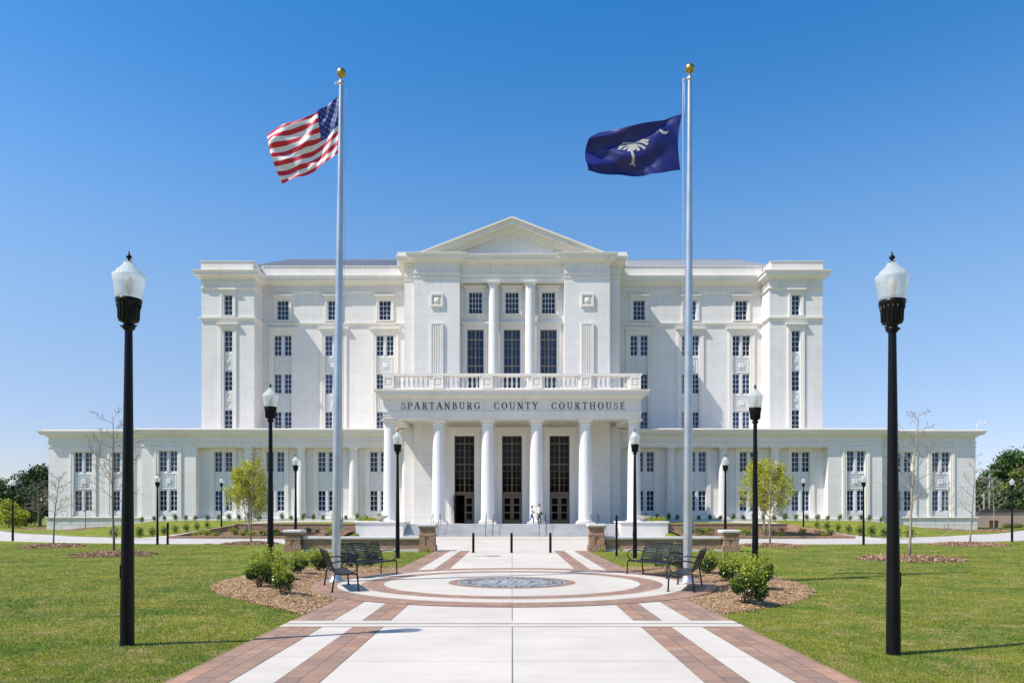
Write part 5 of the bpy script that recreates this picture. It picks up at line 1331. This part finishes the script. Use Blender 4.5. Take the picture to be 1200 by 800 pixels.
t=thing('access_cover','dark flush access cover in the concrete before the bollards','cover',(at(577.5,33.6),33.6,.006)); p=MB(); p.lathe([(.36,0),(.36,.006)],n=28); p.build('plate',mat('cover_plate',(.30,.29,.28),.6),t); p=MB(); p.lathe([(.30,.0062),(.30,.0075)],n=28); p.build('grid',mat('cover_grid',(.24,.235,.23),.6),t)
# ------------------------------------------------------------------ people
def person(label,loc,rz,shirt,pants,hair,female,carry,skin=(.42,.25,.18)):
    me=bpy.data.meshes.new('person'); o=bpy.data.objects.new('person',me); C.objects.link(o)
    # facing +X, mid-stride
    k=1.66 if female else 1.78; u=k/1.75
    J=dict(pel=(0,0,.93),wai=(.01,0,1.10),che=(.03,0,1.30),sho=(.03,0,1.42),nec=(.04,0,1.50),jaw=(.065,0,1.57),hed=(.06,0,1.64),top=(.05,0,1.715),
      hl=(.0,.085,.90),kl=(.17,.085,.50),al=(.16,.085,.09),tl=(.31,.085,.035),hr=(.0,-.085,.90),kr=(-.05,-.085,.50),ar=(-.38,-.085,.17),tr=(-.27,-.085,.05),
      sl=(.03,.17,1.40),el=(-.05,.22,1.13),wl=(.12,.20,.98),fl=(.19,.19,.95),sr=(.03,-.17,1.40),er=(-.02,-.22,1.13),wr=(.20,-.17,1.10),fr=(.27,-.14,1.13))
    if not female: J.update(kl=(-.06,.085,.50),al=(-.36,.085,.19),tl=(-.26,.085,.06),kr=(.18,-.085,.5),ar=(.17,-.085,.09),tr=(.32,-.085,.035))
    rad=dict(pel=.135,wai=.118,che=.135,sho=.11,nec=.052,jaw=.062,hed=.092,top=.066,hl=.098,kl=.06,al=.042,tl=.035,hr=.098,kr=.06,ar=.042,tr=.035,sl=.065,el=.042,wl=.03,fl=.032,sr=.065,er=.042,wr=.03,fr=.032)
    E=[('pel','wai'),('wai','che'),('che','sho'),('sho','nec'),('nec','jaw'),('jaw','hed'),('hed','top'),('pel','hl'),('hl','kl'),('kl','al'),('al','tl'),('pel','hr'),('hr','kr'),('kr','ar'),('ar','tr'),('sho','sl'),('sl','el'),('el','wl'),('wl','fl'),('sho','sr'),('sr','er'),('er','wr'),('wr','fr')]
    ks=list(J); me.from_pydata([tuple(c*u for c in J[q]) for q in ks],[(ks.index(a),ks.index(b)) for a,b in E],[])
    bm=bmesh.new(); bm.from_mesh(me); ly=bm.verts.layers.skin.verify(); bm.verts.ensure_lookup_table()
    for i,q in enumerate(ks):
        rr=rad[q]*u; y=1.0
        if female and q in('sho','sl','sr'): rr*=.9
        bm.verts[i][ly].radius=(rr*(.82 if q in('che','wai','pel') else 1),rr); bm.verts[i][ly].use_root=(q=='pel')
    bm.to_mesh(me); bm.free()
    o.modifiers.new('Skin','SKIN'); sd=o.modifiers.new('Sub','SUBSURF'); sd.levels=2
    dg=bpy.context.evaluated_depsgraph_get(); m2=bpy.data.meshes.new_from_object(o.evaluated_get(dg)); bpy.data.objects.remove(o)
    b=MB(); b.smooth=True
    for p in m2.polygons:
        pass
    sk=mat('skin',skin,.6); sm=mat('shirt_cloth',shirt,.8); pm=mat('trouser_cloth',pants,.85); sho=mat('shoe',(.5,.5,.5) if female else (.06,.05,.045),.6); ey=mat('eye',(.03,.02,.02),.3)
    n0=len(b.v); b.v.extend([tuple(v.co) for v in m2.vertices])
    for p in m2.polygons:
        c=p.center/u; b.f.append(tuple(p.vertices)); b.sm.append(True)
        if c.z>1.475: i=0
        elif c.z<.115 and (c.x>.1 or c.z<.06): i=3
        elif c.x<-.25 and c.z<.24: i=3
        elif abs(c.y)>.125 and c.z>.85 and (c.x>.10 or c.z<1.0): i=0 if (c.x>.14 or c.z<1.02) else 1
        elif c.z<.99: i=2
        else: i=1
        b.m.append(i)
    bpy.data.meshes.remove(m2)
    # face: nose, eyes, ears; hands: fingers
    hx,hz=.06*u,1.64*u
    b.mi=0; b.tube([(hx+.088*u,0,hz+.005),(hx+.115*u,0,hz-.03*u)],[.008,.013],6)
    for s in (-1,1): b.lathe([(.012,-.03),(.014,0),(.012,.03)],(hx-.01,s*.094*u,hz-.01),6)
    b.mi=4
    for s in (-1,1): b.lathe([(.004,-.008),(.009,0),(.004,.008)],(hx+.086*u,s*.034*u,hz+.008),6)
    b.tube([(hx+.085*u,-.02,hz-.062*u),(hx+.09*u,0,hz-.06*u),(hx+.085*u,.02,hz-.062*u)],.005,4)
    b.mi=0
    for s,w,f_ in ((1,'wl','fl'),(-1,'wr','fr')):
        W=Vector(J[w])*u; Fv=Vector(J[f_])*u; d=(Fv-W).normalized(); sd_=Vector((0,1,0))
        for k2 in range(4):
            a=Fv+d*.005+sd_*(.024-.016*k2); ln=(.055,.065,.06,.045)[k2]; b.tube([a,a+d*ln*.6,a+d*ln*.8+Vector((0,0,-.03))],[.009,.008,.006],5)
        a=W+d*.03+Vector((0,0,.02)); b.tube([a,a+d*.03+Vector((0,-s*.02,.025)),a+d*.055+Vector((0,-s*.03,.015))],[.011,.010,.007],5)
    po=b.build('person',[sk,sm,pm,sho,ey]); tag(po,label,'person','people walking on the entrance terrace'); po.location=loc; po.rotation_euler=(0,0,rz)
    h=MB(); h.smooth=True; rr=.107*u
    prof=[]
    for k2 in range(9): a=PI*k2/16; prof.append((rr*math.sin(a) if k2 else .002,rr*math.cos(a)))
    prof=prof[::-1]
    h.lathe([(r_,z_+hz+.012) for r_,z_ in prof],(hx-.018*u,0,0),14)
    if female: h.lathe([(.05,hz-.16*u),(.085*u,hz-.12*u),(.10*u,hz-.05*u),(.107*u,hz+.012)],(hx-.035*u,0,0),14)
    ho=h.build('hair',mat('hair',hair,.6)); ho.parent=po
    if carry:
        cn,clab,cc,pts=carry; c=MB(); c.bbox(*pts,.01); co=c.build(cn,mat(cn+'_colour',cc,.6)); co.location=loc; co.rotation_euler=(0,0,rz); tag(co,clab,cn.replace('_',' '))
    return po
person('woman with reddish blonde hair in cream top and blue jeans walking right',(1.72,65.25,1.0),R(-6),(.70,.66,.60),(.07,.12,.26),(.30,.13,.045),True,('folder','dark folder held by the woman in the cream top',(.05,.05,.07),(.13,.29,-.16,.13,1.02,1.14)))
person('man with short dark hair in white shirt and dark trousers walking right',(2.38,65.75,1.0),R(-4),(.76,.76,.75),(.035,.038,.028),(.035,.022,.015),False,('bag','dark bag held by the man in the white shirt',(.05,.045,.04),(.12,.34,-.22,-.14,.82,1.08)))
# ------------------------------------------------------------------ camera, light, sky
cam=bpy.data.cameras.new('camera'); co=bpy.data.objects.new('camera',cam); C.objects.link(co); co.location=(0,0,EYE); co.rotation_euler=(R(90),0,0)
cam.sensor_width=36; cam.lens=36*F/1200; cam.shift_y=(602-400)/1200; cam.clip_start=.1; cam.clip_end=6000
sc=bpy.context.scene; sc.camera=co
EL,AZ=R(52.5),R(22)      # sun from the left, a little behind the camera
d=Vector((math.cos(EL)*math.cos(AZ),math.cos(EL)*math.sin(AZ),-math.sin(EL)))
sun=bpy.data.lights.new('sun','SUN'); sun.energy=4.5; sun.angle=R(.53); sun.color=(1,.94,.86); so=bpy.data.objects.new('sun',sun); C.objects.link(so)
so.rotation_euler=d.to_track_quat('-Z','Y').to_euler(); so.location=(-40,-20,60)
w=bpy.data.worlds.new('World'); sc.world=w; w.use_nodes=True; nt=w.node_tree; bg=nt.nodes['Background']; sky=nt.nodes.new('ShaderNodeTexSky'); sky.sky_type='NISHITA'; sky.sun_disc=False
sky.sun_elevation=EL; sky.sun_rotation=math.atan2(-d.x,-d.y); sky.air_density=1.0; sky.dust_density=.6; sky.ozone_density=2.0; sky.altitude=200
g_=nt.nodes.new('ShaderNodeNewGeometry'); sx_=nt.nodes.new('ShaderNodeSeparateXYZ'); tc_=nt.nodes.new('ShaderNodeTexCoord'); L(nt,tc_.outputs['Generated'],sx_.inputs[0])
mr_=nt.nodes.new('ShaderNodeMapRange'); mr_.interpolation_type='SMOOTHSTEP'; mr_.inputs[1].default_value=.10; mr_.inputs[2].default_value=.58; L(nt,sx_.outputs[2],mr_.inputs[0])
hs_=nt.nodes.new('ShaderNodeHueSaturation'); L(nt,sky.outputs[0],hs_.inputs['Color'])
L(nt,mathn(nt,'MULTIPLY_ADD',mr_.outputs[0],.36,1.04),hs_.inputs['Saturation']); mv_=nt.nodes.new('ShaderNodeMapRange'); mv_.interpolation_type='SMOOTHSTEP'; mv_.inputs[1].default_value=.06; mv_.inputs[2].default_value=.44; L(nt,sx_.outputs[2],mv_.inputs[0]); L(nt,mathn(nt,'MULTIPLY_ADD',mv_.outputs[0],.5,1.0),hs_.inputs['Value'])
mz_=nt.nodes.new('ShaderNodeMapRange'); mz_.interpolation_type='SMOOTHSTEP'; mz_.inputs[1].default_value=.60; mz_.inputs[2].default_value=.85; mz_.inputs[3].default_value=.5; mz_.inputs[4].default_value=.3; L(nt,sx_.outputs[2],mz_.inputs[0]); L(nt,mathn(nt,'MULTIPLY_ADD',mv_.outputs[0],mz_.outputs[0],1.0),hs_.inputs['Value'])
nt.nodes.remove(g_); hz_=nt.nodes.new('ShaderNodeMapRange'); hz_.interpolation_type='SMOOTHSTEP'; hz_.inputs[1].default_value=-.02; hz_.inputs[2].default_value=.3; hz_.inputs[3].default_value=1.0; hz_.inputs[4].default_value=0.0; L(nt,sx_.outputs[2],hz_.inputs[0])
out_=mix(nt,hz_.outputs[0],hs_.outputs[0],mix(nt,1.0,hs_.outputs[0],(.96,.90,1.12),'MULTIPLY')); L(nt,out_,bg.inputs[0]); bg.inputs[1].default_value=.106
vs_=sc.view_settings; vs_.view_transform='Standard'; vs_.look='None'; vs_.exposure=.35; vs_.gamma=1; vs_.use_curve_mapping=False
sc.cycles.use_denoising=True; sc.cycles.max_bounces=8; sc.cycles.caustics_reflective=False; sc.cycles.caustics_refractive=False; sc.cycles.transparent_max_bounces=8
